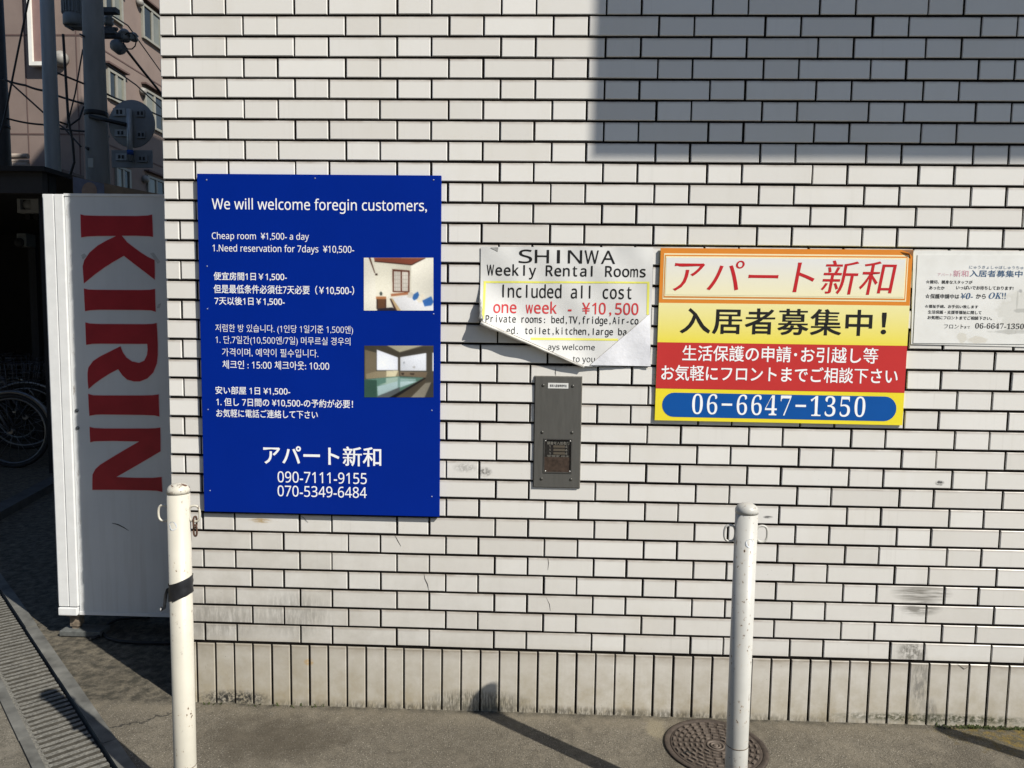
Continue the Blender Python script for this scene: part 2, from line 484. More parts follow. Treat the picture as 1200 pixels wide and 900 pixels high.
M = {}
M['tile'] = tile_material()
M['grout'] = simple('grout', (0.010, 0.009, 0.008), 0.95, 0.4, 60, spec=0.0, bmp=0.3)
M['concrete'] = simple('concrete', (0.30, 0.29, 0.27), 0.9, 0.2, 8, bmp=0.3)
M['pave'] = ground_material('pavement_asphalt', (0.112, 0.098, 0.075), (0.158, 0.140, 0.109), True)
M['road'] = ground_material('road_asphalt', (0.135, 0.122, 0.098), (0.16, 0.145, 0.115))
M['kerb'] = simple('kerb_concrete', (0.105, 0.104, 0.094), 0.9, 0.45, 9, bmp=0.4)
M['grate'] = simple('grate_metal', (0.135, 0.130, 0.113), 0.85, 0.55, 150, bmp=0.3)
M['grate_side'] = simple('grate_dirt_shade', (0.040, 0.037, 0.030), 0.95, 0.4, 60)  # dirty rib sides, darkened further to paint shade into the gaps
M['upper_glass'] = simple('window_glass_dark', (0.03, 0.035, 0.04), 0.1, 0.1, 3, spec=0.6)
M['dark_line'] = simple('crack_line', (0.06, 0.05, 0.04), 0.9, 0.4, 60)
M['dark'] = simple('dark_soil', (0.008, 0.008, 0.007), 0.95, 0.3, 20)

# ------------------------------------------------------------------ ground: pavement | gutter | road (a straight kerb line at 45 degrees)
r2 = math.sqrt(0.5)
def kerbpt(c, s, z):        # c = x+y of the line, s = run along (-1, 1)
    return (c/2-s*r2, c/2+s*r2, z)
C_OUT, C_GR, C_GL, C_IN = -1.395, -1.46, -1.693, -1.742
mb = MB()
mb.add([kerbpt(C_OUT, -60, 0), kerbpt(C_OUT, 300, 0), (300, 300, 0), (300, -60, 0)], [(3, 2, 1, 0)])
struct(mb.build('pavement', M['pave']))
mb = MB()
mb.add([kerbpt(C_IN, -300, -0.004), kerbpt(C_IN, 300, -0.004), (-300, 300, -0.004), (-300, -300, -0.004)], [(0, 1, 2, 3)])
struct(mb.build('road', M['road']))
def strip(mb, c0, c1, s0, s1, z0, z1, bev=0.004):
    a, b, c, d = [kerbpt(*q, 0) for q in ((c0, s0), (c1, s0), (c1, s1), (c0, s1))]
    cen = Vector(((a[0]+c[0])/2, (a[1]+c[1])/2, (z0+z1)/2))
    u = Vector((r2, r2, 0)); w = Vector((-r2, r2, 0))
    mb.obox(cen, u, w, (0, 0, 1), abs(c1-c0)*r2/2, abs(s1-s0)/2, (z1-z0)/2)
joints = [-12, -2.0, -0.62, 0.0, 0.62, 1.24, 1.86, 2.48, 14]
for c0, c1, nm in ((C_GR, C_OUT, 'kerb'), (C_IN, C_GL, 'kerb')):
    mb = MB()
    for i in range(len(joints)-1):
        off = 0.21 if c0 == C_IN else 0.0
        strip(mb, c0+random.uniform(0, .002), c1-0.003, joints[i]+off+0.003, joints[i+1]+off-0.003, -0.16, 0.007+random.uniform(-.003, .003))
    struct(mb.build(nm, M['kerb']))
mb = MB(); strip(mb, C_IN, C_OUT, -14, 16, -0.2, -0.17); struct(mb.build('gutter_bed', M['dark']))

# gutter grate: transverse ribs on two bearer bars, dirt packed between the far ribs
gr = thing('gutter_grate', 'long ribbed grey gutter grate running diagonally along the kerb', 'drain grate', kerbpt((C_GR+C_GL)/2, 0.5, 0))
mb = MB()
u = Vector((r2, r2, 0)); w = Vector((-r2, r2, 0))
for k in range(-58, 190):
    s = k*0.036
    c = Vector(kerbpt((C_GR+C_GL)/2, s, -0.004+random.uniform(-.0015, .0015)))
    hw = 0.0118
    vs = []
    L = abs(C_GR-C_GL)*r2/2-0.010
    nseg = 7
    for i in range(nseg+1):
        q = -L+2*L*i/nseg
        j = random.uniform(-.0012, .0012)
        for (a, h) in ((-hw, -.016), (-hw*.82, 0), (hw*.82, 0), (hw, -.016)):
            vs.append(c+u*q+w*(a+j)+Vector((0, 0, h+random.uniform(-.0008, .0008))))
    fs = []
    for i in range(nseg):
        for a in range(3): fs.append((i*4+a, i*4+a+1, i*4+a+5, i*4+a+4))
    fs += [(3, 2, 1, 0), tuple(nseg*4+a for a in range(4))]
    fs = [f[::-1] for f in fs]
    mb.add(vs, fs)
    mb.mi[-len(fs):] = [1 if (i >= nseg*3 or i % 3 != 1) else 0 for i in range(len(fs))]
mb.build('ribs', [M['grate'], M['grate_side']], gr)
mb = MB()
strip(mb, C_GL, C_GL+0.018, -2.1, 6.9, -0.05, -0.005)
strip(mb, C_GR-0.006, C_GR, -2.1, 6.9, -0.09, -0.03)
mb.build('bearer_bar', M['grate'], gr)
mb = MB()
strip(mb, C_GL+0.012, C_GR-0.03, -2.1, 6.9, -0.06, -0.024)
mb.build('packed_dirt', simple('packed_dirt', (0.030, 0.028, 0.023), 0.95, 0.5, 50, bmp=0.6), gr)

# ------------------------------------------------------------------ tiled building
BH = 19.5; X0 = -1.059; X1 = 7.5; DEP = 14.0
P = 0.355; HP = 0.06948; ZS = 0.2365   # flemish bond: period, course height, top of the soldier row
JH, JV = 0.0075, 0.0067
bld = thing('tiled_building', 'corner building clad in white glazed tiles with black joints', 'building', (X0, 0, 0))
mb = MB(); mb.box((X0+0.0045, 0.0045, -0.3), (X1, DEP, BH))
mb.build('wall', M['grout'], bld)
mb = MB(); mb.box((X0-0.02, -0.02, BH), (X1+0.02, DEP+0.02, BH+0.25)); mb.build('roof', M['concrete'], bld)

def tile_mesh():
    V = []; F = []; R = []; TV = []
    def tile(x0, x1, z0, z1, near, side=False):
        g = rng.random()
        t = rng.normal(0, 0.0006, 3) if near else np.zeros(3)
        b = 0.0022
        def put(a, d, z):
            if side: return (X0-d, a, z)
            return (a, -d, z)
        o = len(V)
        x0 += rng.normal(0, .0006); x1 += rng.normal(0, .0006); z0 += rng.normal(0, .0004); z1 += rng.normal(0, .0004)
        d = 0.0+rng.normal(0, .0005) if near else 0.0
        if near:
            inner = [(x0+b, z0+b), (x1-b, z0+b), (x1-b, z1-b), (x0+b, z1-b)]
            outer = [(x0, z0), (x1, z0), (x1, z1), (x0, z1)]
            tl = [0, t[0], t[0]+t[1], t[1]]
            for (a, z), e in zip(inner, tl): V.append(put(a, d+e, z))
            for (a, z), e in zip(outer, tl): V.append(put(a, d+e-b*0.8, z))
            for (a, z) in outer: V.append(put(a, -0.014, z))
            F.append((o, o+1, o+2, o+3))
            for i in range(4):
                j = (i+1) % 4
                F.append((o+4+i, o+4+j, o+j, o+i)); F.append((o+8+i, o+8+j, o+4+j, o+4+i))
            R.extend([g]*12); lo, hi = b/(z1-z0), 1-b/(z1-z0)
            TV.extend([lo, lo, hi, hi, 0, 0, 1, 1, -.2, -.2, 1.2, 1.2])
        else:
            outer = [(x0, z0), (x1, z0), (x1, z1), (x0, z1)]
            for (a, z) in outer: V.append(put(a, 0, z))
            for (a, z) in outer: V.append(put(a, -0.014, z))
            F.append((o, o+1, o+2, o+3))
            for i in range(4):
                j = (i+1) % 4
                F.append((o+4+i, o+4+j, o+j, o+i))
            R.extend([g]*8); TV.extend([0, 0, 1, 1, -.2, -.2, 1.2, 1.2])
    def lay(a0, a1, origin, side):
        # soldier row
        k = math.floor((a0-origin)/0.07)-1
        while True:
            x0 = origin+k*0.07; x1 = x0+0.07
            k += 1
            if x0 > a1: break
            x0 = max(x0+JV/2, a0); x1 = min(x1-JV/2, a1)
            if x1-x0 > 0.008: tile(x0, x1, -0.02, ZS-JH/2-0.003, True, side)
        row = 0
        n = int((BH-ZS)/HP)
        for row in range(n):
            z0 = ZS+row*HP+JH/2; z1 = ZS+(row+1)*HP-JH/2
            even = row % 2 == 0
            ph = P/2 if even else 0.0
            k0 = math.floor((a0-origin)/P)-2
            k = k0
            while True:
                c = origin+ph+k*P
                if c-0.06 > a1: break
                k += 1
                for (x0, x1) in ((c-0.059, c+0.059), (c+0.059, c+P-0.059)):
                    x0 = max(x0+JV/2, a0); x1 = min(x1-JV/2, a1)
                    if x1-x0 > 0.008: tile(x0, x1, z0, z1, z0 < 4.2 and x0 < 4.0, side)
    lay(X0, X1, 0.0, False)
    nf = len(F)
    lay(0.012, DEP, 0.05, True)
    # the side wall was laid in the same winding: turn it to face -X
    for i in range(nf, len(F)): F[i] = F[i][::-1]
    me = bpy.data.meshes.new('tile_cladding')
    me.from_pydata(V, [], F)
    a = me.attributes.new('tile_random', 'FLOAT', 'POINT')
    a.data.foreach_set('value', np.array(R, dtype=np.float32))
    a = me.attributes.new('tile_height', 'FLOAT', 'POINT')
    a.data.foreach_set('value', np.array(TV, dtype=np.float32))
    me.materials.append(M['tile'])
    o = bpy.data.objects.new('tile_cladding', me); COL.objects.link(o)
    return o
adopt(tile_mesh(), bld)

for pts in (((497, 672), (498, 678), (501, 684), (503, 692)), ((463, 627), (466, 633), (470, 640)), ((651.5, 430.5), (651, 436), (651.5, 440)),
            ((642, 652), (643, 660), (642, 668)), ((640, 700), (644, 708), (645, 716)), ((350, 604), (355, 606), (361, 612)), ((1122, 778), (1130, 784), (1137, 780))):
    mb = MB(); mb.tube([(at(*q).x, -0.0004, at(*q).z) for q in pts], [0.0003]+[0.0009]*(len(pts)-2)+[0.0003], 5)
    mb.build('crack', M['dark_line'], bld)
# balcony with a solid parapet, whose shadow falls on the upper right of the wall
BD = 1.45
bx = 0.43+to_sun.x/-to_sun.y*BD; bz = 1.985+to_sun.z/-to_sun.y*BD
mb = MB()
mb.box((bx, -BD, bz), (X1, -0.002, bz+0.16))
mb.box((bx, -BD, bz+0.16), (X1, -BD+0.13, bz+1.25))
mb.box((bx, -BD+0.13, bz+0.16), (bx+0.13, -0.002, bz+1.25))
mb.build('balcony', M['concrete'], bld)
mb = MB()
for zz in (4.4, 7.6, 10.8, 14.0, 17.0):
    for xx in (0.0, 3.0, 5.6):
        if zz < 5 and xx > 1: continue
        mb = MB(); mb.box((xx, -0.03, zz+1.6), (xx+1.4, 0.0, zz+2.9)); mb.build('window', M['upper_glass'], bld)

# ------------------------------------------------------------------ unseen building added across the road to dim sky light on the box sign
ob = thing('added_facing_building', 'unseen dark brick building added across the road to block sky light', 'building', (-9, -9.5, 0))
mb = MB(); mb.box((-20, -18, -0.3), (0.5, -9.0, 11.0)); mb.build('wall', simple('dark_brick', (0.06, 0.045, 0.038), 0.9, 0.25, 12, bmp=0.2), ob)
mb = MB(); mb.box((-20.1, -18.1, 11.0), (0.6, -8.9, 11.2)); mb.build('roof', M['concrete'], ob)
for k in range(18):
    x, z = -18.5+(k % 6)*3.1, 1.2+(k//6)*3.2
    mb = MB(); mb.box((x, -9.0, z), (x+1.5, -8.95, z+1.5)); mb.build('window', simple('facing_glass', (0.03, 0.035, 0.04), 0.1, 0.1, 3, spec=0.5), ob)

# ------------------------------------------------------------------ printed sheets: helpers
def flat(name, col, rough=0.45, spec=0.12, var=0.04, scale=6):
    return simple(name, col, rough, var, scale, spec=spec)
white_ink = flat('white_ink', (0.80, 0.81, 0.82), 0.5)
black_ink = flat('black_ink', (0.015, 0.015, 0.015), 0.5)
steel = simple('steel', (0.45, 0.44, 0.42), 0.4, 0.2, 40, metal=0.9)

def dome(mb, x, y, z, r, h=None):
    h = h or r*0.6
    prof = [(r, 0)]+[(r*math.cos(a), h*math.sin(a)) for a in (0.4, 0.8, 1.2)]+[(0.0002, h)]
    mb.lathe(prof, (x, y, z), 12, 'y')

# ------------------------------------------------------------------ blue sign board
Yb = -0.018
blue = flat('blue_print', (0.0006, 0.0165, 0.215), 0.38, 0.10, 0.05, 3)
tl, tr, br, bl = at(231, 203, Yb), at(516.5, 206, Yb), at(515.5, 604, Yb), at(239, 601, Yb)
bx0, bx1 = (tl.x+bl.x)/2, (tr.x+br.x)/2
bz0, bz1 = (bl.z+br.z)/2, (tl.z+tr.z)/2
bs = thing('welcome_board', 'large blue board lettered in four languages with two photos of rooms', 'sign', ((bx0+bx1)/2, Yb, bz0))
mb = MB(); mb.box((bx0, Yb, bz0), (bx1, -0.006, bz1), 0.0012); mb.build('board', blue, bs)
mb = MB()
yl = Yb-0.0007
for txt, x0, x1, y0, y1, wt in (
    ("We will welcome foregin customers,", 248.4, 500.3, 232.8, 250.4, 0.004),
    ("Cheap room  ¥1,500- a day", 248.4, 362.1, 272.5, 283, 0.0),
    ("1.Need reservation for 7days  ¥10,500-", 249.2, 415, 287, 298, 0.0),
    ("便宜房間1日￥1,500-", 250.5, 336.2, 319.2, 329, 0.012),
    ("但是最低条件必須住7天必要（￥10,500-）", 250.5, 415, 334.2, 345, 0.012),
    ("7天以後1日￥1,500-", 251.5, 333.7, 348.2, 358, 0.012),
    ("저럼한 방 있습니다. (1인당 1일기준 1,500엔)", 252.5, 413.7, 380.8, 391.4, -0.008),
    ("1. 단,7일간(10,500엔/7일) 머무르실 경우의", 252.8, 410.6, 394.4, 405.2, -0.008),
    ("가격이며, 예약이 필수입니다.", 260.3, 373, 408.6, 418.6, -0.008),
    ("체크인 : 15:00 체크아웃: 10:00", 260.8, 385.8, 423, 433, 0.002),
    ("安い部屋 1日 ¥1,500-", 252.5, 340.1, 453.2, 462.8, 0.01),
    ("1. 但し 7日間の ¥10,500-の予約が必要！", 253.6, 413.7, 467.3, 477.3, 0.01),
    ("お気軽に電話ご連絡して下さい", 253.6, 372.4, 480.2, 489.8, 0.01),
    ("アパート新和", 308.6, 446.8, 522.6, 545.6, 0.016),
    ("090-7111-9155", 325.4, 429.8, 553.2, 566.3, 0.003),
    ("070-5349-6484", 325.4, 429.8, 569.8, 582.6, 0.003)):
    letter(mb, glyphs(txt, wt), (x0, x1), y0, y1, yl, Yplane=Yb)
mb.build('lettering', white_ink, bs)

def picture(px, py, wpx, hpx, zoom, Y, polys, parent, name='photo_print', gain=0.86):
    """a printed photograph: its flat shapes rastered, softened and printed on a fine grid (one colour per grid point)"""
    (c0, frame) = polys[0]
    xs = [q[0] for q in frame]; ys = [q[1] for q in frame]
    x0, x1, y0, y1 = min(xs), max(xs), min(ys), max(ys)
    nx, ny, ss = 120, 92, 3
    gx = x0+(np.arange(nx*ss)+0.5)/(nx*ss)*(x1-x0); gy = y0+(np.arange(ny*ss)+0.5)/(ny*ss)*(y1-y0)
    GX, GY = np.meshgrid(gx, gy)
    img = np.zeros((ny*ss, nx*ss, 3)); img[:] = c0
    for c, pts in polys:
        inside = np.zeros(GX.shape, bool)
        for i in range(len(pts)):
            (ax, ay), (bx_, by_) = pts[i-1], pts[i]
            if ay == by_: continue
            k = ((ay > GY) != (by_ > GY)) & (GX < (bx_-ax)*(GY-ay)/(by_-ay)+ax)
            inside ^= k
        # every printed area carries its own slow tone drift
        drift = 1+0.05*np.sin(GX/170+c[0])+0.05*np.cos(GY/140+c[1])
        img[inside] = (np.array(c)[None, :]*drift[inside][:, None])
    def blur(a, k):
        w = np.exp(-0.5*(np.arange(-3*k, 3*k+1)/k)**2); w /= w.sum()
        for ax in (0, 1):
            p = np.pad(a, [(3*k, 3*k) if i == ax else (0, 0) for i in range(3)], mode='edge')
            a = sum(w[j]*np.take(p, np.arange(j, j+a.shape[ax]), axis=ax) for j in range(len(w)))
        return a
    soft = 0.82*blur(img, 1)+0.18*blur(img, 6)
    soft = soft.reshape(ny, ss, nx, ss, 3).mean((1, 3))
    soft = np.clip(soft*(1+rng.normal(0, 0.018, (ny, nx, 1))), 0, 255)/255
    lin_ = np.where(soft <= 0.04045, soft/12.92, ((soft+0.055)/1.055)**2.4)*gain
    V = []; F = []; C = []
    for j in range(ny):
        for i in range(nx):
            p = at(px+(x0+(x1-x0)*i/(nx-1))/zoom, py+(y0+(y1-y0)*j/(ny-1))/zoom, Y)
            V.append((p.x, Y-0.0008, p.z)); C.extend([*lin_[j, i], 1.0])
    for j in range(ny-1):
        for i in range(nx-1):
            a_ = j*nx+i; F.append((a_, a_+nx, a_+nx+1, a_+1))
    me = bpy.data.meshes.new(name); me.from_pydata(V, [], F)
    at_ = me.attributes.new('print_colour', 'FLOAT_COLOR', 'POINT'); at_.data.foreach_set('color', np.array(C, dtype=np.float32))
    m, nt, b = new_mat('photo_ink')
    nt.links.new(N(nt, 'ShaderNodeAttribute', attribute_name='print_colour').outputs['Color'], b.inputs['Base Color'])
    b.inputs['Roughness'].default_value = 0.45; b.inputs['Specular IOR Level'].default_value = 0.12
    me.materials.append(m)
    o = bpy.data.objects.new(name, me); COL.objects.link(o); adopt(o, parent)
    return o
def rect(x0, y0, x1, y1): return [(x0, y0), (x1, y0), (x1, y1), (x0, y1)]
room = [((226, 222, 205), rect(20, 28, 1148, 885)),
        ((232, 228, 214), [(20, 28), (100, 28), (200, 280), (235, 885), (20, 885)]),
        ((236, 232, 218), [(785, 150), (1020, 40), (1148, 40), (1148, 885), (785, 600)]),
        ((128, 70, 55), [(185, 30), (1020, 35), (790, 148), (200, 95)]),
        ((55, 32, 26), [(195, 84), (790, 140), (1000, 40), (1025, 40), (795, 156), (195, 100)]),
        ((80, 55, 45), [(100, 28), (130, 28), (208, 275), (195, 280)]),
        ((50, 35, 30), rect(208, 285, 245, 318)),
        ((92, 52, 40), [(482, 215), (762, 238), (758, 590), (488, 585)]),
        ((222, 216, 205), [(508, 250), (614, 256), (614, 568), (510, 566)]),
        ((224, 219, 208), [(640, 258), (738, 264), (735, 570), (640, 568)])]
for xx in (535, 562, 588, 662, 688, 712): room.append(((160, 150, 140), rect(xx, 256, xx+6, 566)))
for yy in (315, 378, 440, 505): room.append(((165, 155, 145), rect(510, yy, 735, yy+6)))
room += [((168, 110, 78), [(458, 612), (740, 585), (735, 625), (462, 655)]),
         ((228, 228, 230), [(455, 680), (720, 635), (1148, 800), (1148, 885), (610, 885)]),
         ((196, 170, 130), [(455, 680), (490, 690), (625, 885), (560, 885)]),
         ((70, 50, 45), [(440, 690), (462, 690), (560, 885), (520, 885)]),
         ((170, 115, 75), rect(222, 655, 385, 695)), ((60, 45, 38), rect(228, 695, 250, 855)),
         ((110, 78, 55), rect(250, 695, 365, 850)), ((75, 52, 40), rect(362, 695, 386, 850)), ((45, 42, 52), [(240, 850), (480, 830), (560, 885), (240, 885)]),
         ((70, 78, 74), [(285, 640), (275, 600), (300, 570), (325, 600), (318, 640)]),
         ((226, 220, 208), [(715, 665), (740, 610), (800, 585), (830, 640), (790, 680)]),
         ((62, 118, 190), [(805, 680), (825, 620), (895, 575), (915, 630), (890, 690), (830, 720)]),
         ((222, 214, 196), [(870, 710), (930, 630), (975, 610), (1020, 680), (960, 755), (900, 750)]),
         ((60, 112, 185), [(965, 720), (1110, 650), (1148, 745), (1110, 800), (1000, 815), (985, 770)])]
picture(425, 300, 85, 65, 1177/85, Yb, room, bs)
bath = [((92, 86, 74), rect(28, 42, 1150, 880)),
        ((68, 64, 55), [(28, 42), (400, 42), (600, 160), (590, 540), (28, 560)]),
        ((108, 98, 80), [(40, 110), (225, 160), (225, 560), (40, 560)]),
        ((160, 156, 136), [(390, 42), (980, 42), (600, 150)]),
        ((70, 66, 58), [(600, 160), (980, 60), (1150, 60), (1150, 640), (600, 560)]),
        ((226, 230, 240), [(235, 112), (572, 235), (572, 440), (235, 440)]),
        ((228, 232, 240), [(612, 232), (1028, 165), (1028, 448), (612, 448)]),
        ((226, 230, 238), rect(1128, 160, 1150, 455)),
        ((200, 204, 212), [(640, 345), (690, 330), (690, 440), (640, 440)]), ((176, 182, 190), [(665, 300), (675, 300), (690, 330), (650, 335)]),
        ((190, 190, 192), [(810, 380), (850, 372), (850, 410), (810, 410)]),
        ((150, 138, 112), [(60, 500), (235, 455), (590, 455), (590, 540), (60, 580)]),
        ((224, 214, 180), [(385, 450), (580, 445), (535, 540), (385, 545)]),
        ((118, 104, 86), [(612, 462), (1050, 470), (1020, 560), (612, 530)]),
        ((55, 48, 42), [(625, 480), (680, 485), (660, 520), (632, 515)]), ((60, 52, 45), [(765, 488), (840, 490), (830, 520), (770, 512)]),
        ((88, 122, 110), [(28, 590), (560, 540), (990, 560), (430, 880), (28, 880)]),
        ((60, 92, 80), [(28, 590), (235, 600), (235, 880), (28, 880)]),
        ((150, 172, 160), [(380, 570), (570, 548), (570, 640), (260, 680), (380, 640)]),
        ((178, 204, 206), [(240, 700), (560, 620), (880, 620), (250, 850)]),
        ((120, 152, 146), [(570, 550), (608, 548), (608, 720), (570, 740)]),
        ((150, 180, 176), [(610, 570), (860, 580), (860, 612), (610, 625)]),
        ((82, 88, 90), [(240, 860), (600, 712), (600, 790), (420, 880), (240, 880)]),
        ((28, 27, 28), [(430, 880), (1010, 560), (1022, 575), (540, 880)]),
        ((82, 74, 62), [(540, 880), (1022, 572), (1010, 650), (780, 880)]),
        ((142, 136, 122), [(780, 880), (1010, 650), (1108, 635), (1000, 880)]),
        ((62, 62, 62), [(1108, 640), (1150, 640), (1150, 880), (1000, 880)])]
picture(425, 402, 85, 65, 1177/85, Yb, bath, bs)
for px, py in ((242, 211), (369, 209), (508, 211), (242.5, 312), (243, 362), (508, 368), (243.7, 480), (506, 481), (246, 575), (506, 582)):
    p = at(px, py, Yb); mb = MB(); dome(mb, p.x, Yb, p.z, 0.0028); mb.build('nail', simple('nail_head', (0.25, 0.28, 0.42), 0.35, 0.1, 30, metal=0.5), bs)

# ------------------------------------------------------------------ curled paper notice
pz = lambda px, py: (at(px, py).x, at(px, py).z)
cTL, cTR, cBR, cB, cBL = pz(563.6, 289.4), pz(765.4, 290), pz(762, 429), pz(684.4, 429), pz(565, 376)
def lift(x, z):
    """how far the sheet stands off the wall (the torn lower left edge curls out)"""
    t = (cTR[0]-x)/(cTR[0]-cTL[0])
    # signed distance above the torn edge cBL-cB
    ex, ez = cB[0]-cBL[0], cB[1]-cBL[1]; L = math.hypot(ex, ez)
    d = (ex*(z-cBL[1])-ez*(x-cBL[0]))/L
    s = max(0.0, 1-max(d, 0)/0.14)
    return -(0.004+0.044*max(0, t-0.12)*s**1.8+0.003*math.sin(x*38+1)*math.sin(z*25))
notice = thing('torn_paper_notice', 'white paper notice about weekly rental rooms with curled torn lower corner', 'notice', (cTL[0], -0.004, cBL[1]))
def clip_grid(poly, nx, nz, fn):
    """grid over the polygon's box, columns squeezed to the polygon's lower edge"""
    V = []; F = []
    for i in range(nx+1):
        x = cTL[0]+(cTR[0]-cTL[0])*i/nx
        zt = cTL[1]+(cTR[1]-cTL[1])*i/nx
        if x <= cB[0]: zb = cBL[1]+(cB[1]-cBL[1])*(x-cBL[0])/(cB[0]-cBL[0])
        else: zb = cB[1]+(cBR[1]-cB[1])*(x-cB[0])/(cBR[0]-cB[0])
        for j in range(nz+1):
            z = zb+(zt-zb)*j/nz
            V.append((x, fn(x, z), z))
    for i in range(nx):
        for j in range(nz):
            a = i*(nz+1)+j
            F.append((a, a+nz+1, a+nz+2, a+1))
    return V, F
paper = simple('paper', (0.60, 0.60, 0.585), 0.6, 0.05, 9, bmp=0.1)
V, F = clip_grid(None, 36, 24, lift)
mb = MB(); mb.add(V, F, True)
mb.add([(x, y+0.0012, z) for x, y, z in V], [f[::-1] for f in F], True)
mb.build('sheet', paper, notice)
# the rolled torn edge
mb = MB()
pts = []; rr = []
for i in range(25):
    t = i/24
    x = cBL[0]+(cB[0]-cBL[0])*t; z = cBL[1]+(cB[1]-cBL[1])*t
    r_ = 0.0078*(1-0.55*t)+0.0006*math.sin(t*23); pts.append((x-r_*0.2, lift(x, z)-r_*0.2+0.001*math.sin(t*9), z-r_*0.72)); rr.append(r_)
mb.tube(pts, rr, 12)
mb.build('rolled_edge', simple('paper_back', (0.70, 0.68, 0.63), 0.6, 0.10, 30), notice)
pts = []; rr = []
mb = MB()
for i in range(15):
    t = i/14
    z = cBL[1]+0.002+(0.085)*t; x = cTL[0]+(cBL[0]-cTL[0])*(1-t)
    pts.append((x-0.001, lift(x, z)-0.002, z)); rr.append(0.0075*(1-t)**0.7+0.0008+0.0012*math.sin(t*19))
mb.tube(pts, rr, 10)
mb.build('rolled_edge', simple('film_edge', (0.20, 0.20, 0.19), 0.35, 0.2, 60), notice)
# corner folded up over the print
f0, f1, f2 = pz(761, 368), cBR, pz(691, 427.5)
mb = MB(); V = []; F = []
nn = 14
for i in range(nn+1):
    for j in range(nn+1-i):
        a, b = i/nn, j/nn; c = 1-a-b
        x = f0[0]*a+f1[0]*b+f2[0]*c; z = f0[1]*a+f1[1]*b+f2[1]*c
        puff = 0.012*(a*c*4)*(1-b) + 0.004*b
        V.append((x, lift(x, z)-0.0028-puff*0.6+0.0006*math.sin(x*170+z*90), z))
idx = {}
k = 0
for i in range(nn+1):
    for j in range(nn+1-i): idx[(i, j)] = k; k += 1
for i in range(nn):
    for j in range(nn-i):
        F.append((idx[(i, j)], idx[(i, j+1)], idx[(i+1, j)]))
        if j < nn-i-1: F.append((idx[(i+1, j)], idx[(i, j+1)], idx[(i+1, j+1)]))
mb.add(V, F, True)
mb.build('folded_corner', simple('paper_fold', (0.68, 0.685, 0.72), 0.65, 0.06, 30, bmp=0.5), notice)
mb = MB(); mb.tube([(f0[0]+(f2[0]-f0[0])*k/12, lift(f0[0]+(f2[0]-f0[0])*k/12, f0[1]+(f2[1]-f0[1])*k/12)-0.0030, f0[1]+(f2[1]-f0[1])*k/12) for k in range(13)], 0.0007, 5)
mb.build('crease_shade_line', simple('crease_shade_brown', (0.26, 0.22, 0.17), 0.7, 0.3, 60), notice)
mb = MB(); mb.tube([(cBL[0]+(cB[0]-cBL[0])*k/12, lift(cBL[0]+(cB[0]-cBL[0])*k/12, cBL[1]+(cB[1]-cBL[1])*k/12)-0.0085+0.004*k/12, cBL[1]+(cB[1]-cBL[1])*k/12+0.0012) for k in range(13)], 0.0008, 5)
mb.build('crease_shade_line', simple('crease_shade_brown', (0.30, 0.27, 0.22), 0.7, 0.3, 60), notice)  # brown line draws the shade between sheet and rolled edge
inkline = -0.0009
mb = MB()
w_ = lambda x, z: lift(x, z)
for txt, x0, x1, y0, y1, cell, wt in (
    ("SHINWA", 608, 721, 293, 309, 0.95, 0.0),
    ("Weekly Rental Rooms", 570.6, 756.6, 310.4, 328, 0.60, 0.014),
    ("Included all cost", 589, 740, 333.4, 349.8, 0.58, 0.008),
    ("Private rooms: bed,TV,fridge,Air-co", 570, 748, 370, 381.5, 0.58, 0.012),
    ("ed. toilet,kitchen,large ba", 594, 734, 383.6, 394.5, 0.58, 0.012)):
    g_ = mono(txt, cell, wt) if txt != 'SHINWA' else mono(txt, 0.56, 0.004)
    letter(mb, g_, (x0, x1), y0, y1, inkline, warp=w_)
letter(mb, glyphs("ays welcome", 0.0), (642, 697), 403, 412, inkline, warp=w_)
letter(mb, glyphs("to you", 0.0), (671, 697), 417.6, 426.5, inkline, warp=w_)
mb.build('lettering', black_ink, notice)
mb = MB()
letter(mb, mono("one week - ¥10,500", 0.58, 0.012), (578.6, 748), 353.5, 370, inkline, warp=w_)
mb.build('lettering', flat('red_ink', (0.52, 0.045, 0.05), 0.5), notice)
mb = MB()
def bar(px0, py0, px1, py1, th, n=24):
    V = []; F = []
    a, b = Vector((px0, py0)), Vector((px1, py1)); d = (b-a).normalized(); q = Vector((-d.y, d.x))*th/2
    for i in range(n+1):
        p = a+(b-a)*i/n
        for s in (-1, 1):
            w3 = at(*(p+q*s)); V.append((w3.x, lift(w3.x, w3.z)-0.0006, w3.z))
    for i in range(n): F.append((i*2, i*2+1, i*2+3, i*2+2))
    mb.add(V, F)
bar(566.8, 330.5, 760.8, 331.2, 2.2); bar(568.2, 331.5, 567.2, 374, 2.6); bar(759.6, 332.3, 758.8, 368.8, 2.8); bar(622, 396.8, 724, 398, 2.6)
mb.build('yellow_frame', flat('yellow_ink', (0.70, 0.68, 0.14), 0.5), notice)
# clear tape with a grey scrap of torn film at the upper left
mb = MB()
mb.poly([(*(lambda p: (p.x, lift(p.x, p.z)-0.0012, p.z))(at(*q)),) for q in ((575, 290.2), (575.5, 291), (583.5, 295), (584.2, 290))])
mb.build('tape_scrap', simple('grey_film', (0.30, 0.30, 0.29), 0.4, 0.2, 80), notice)

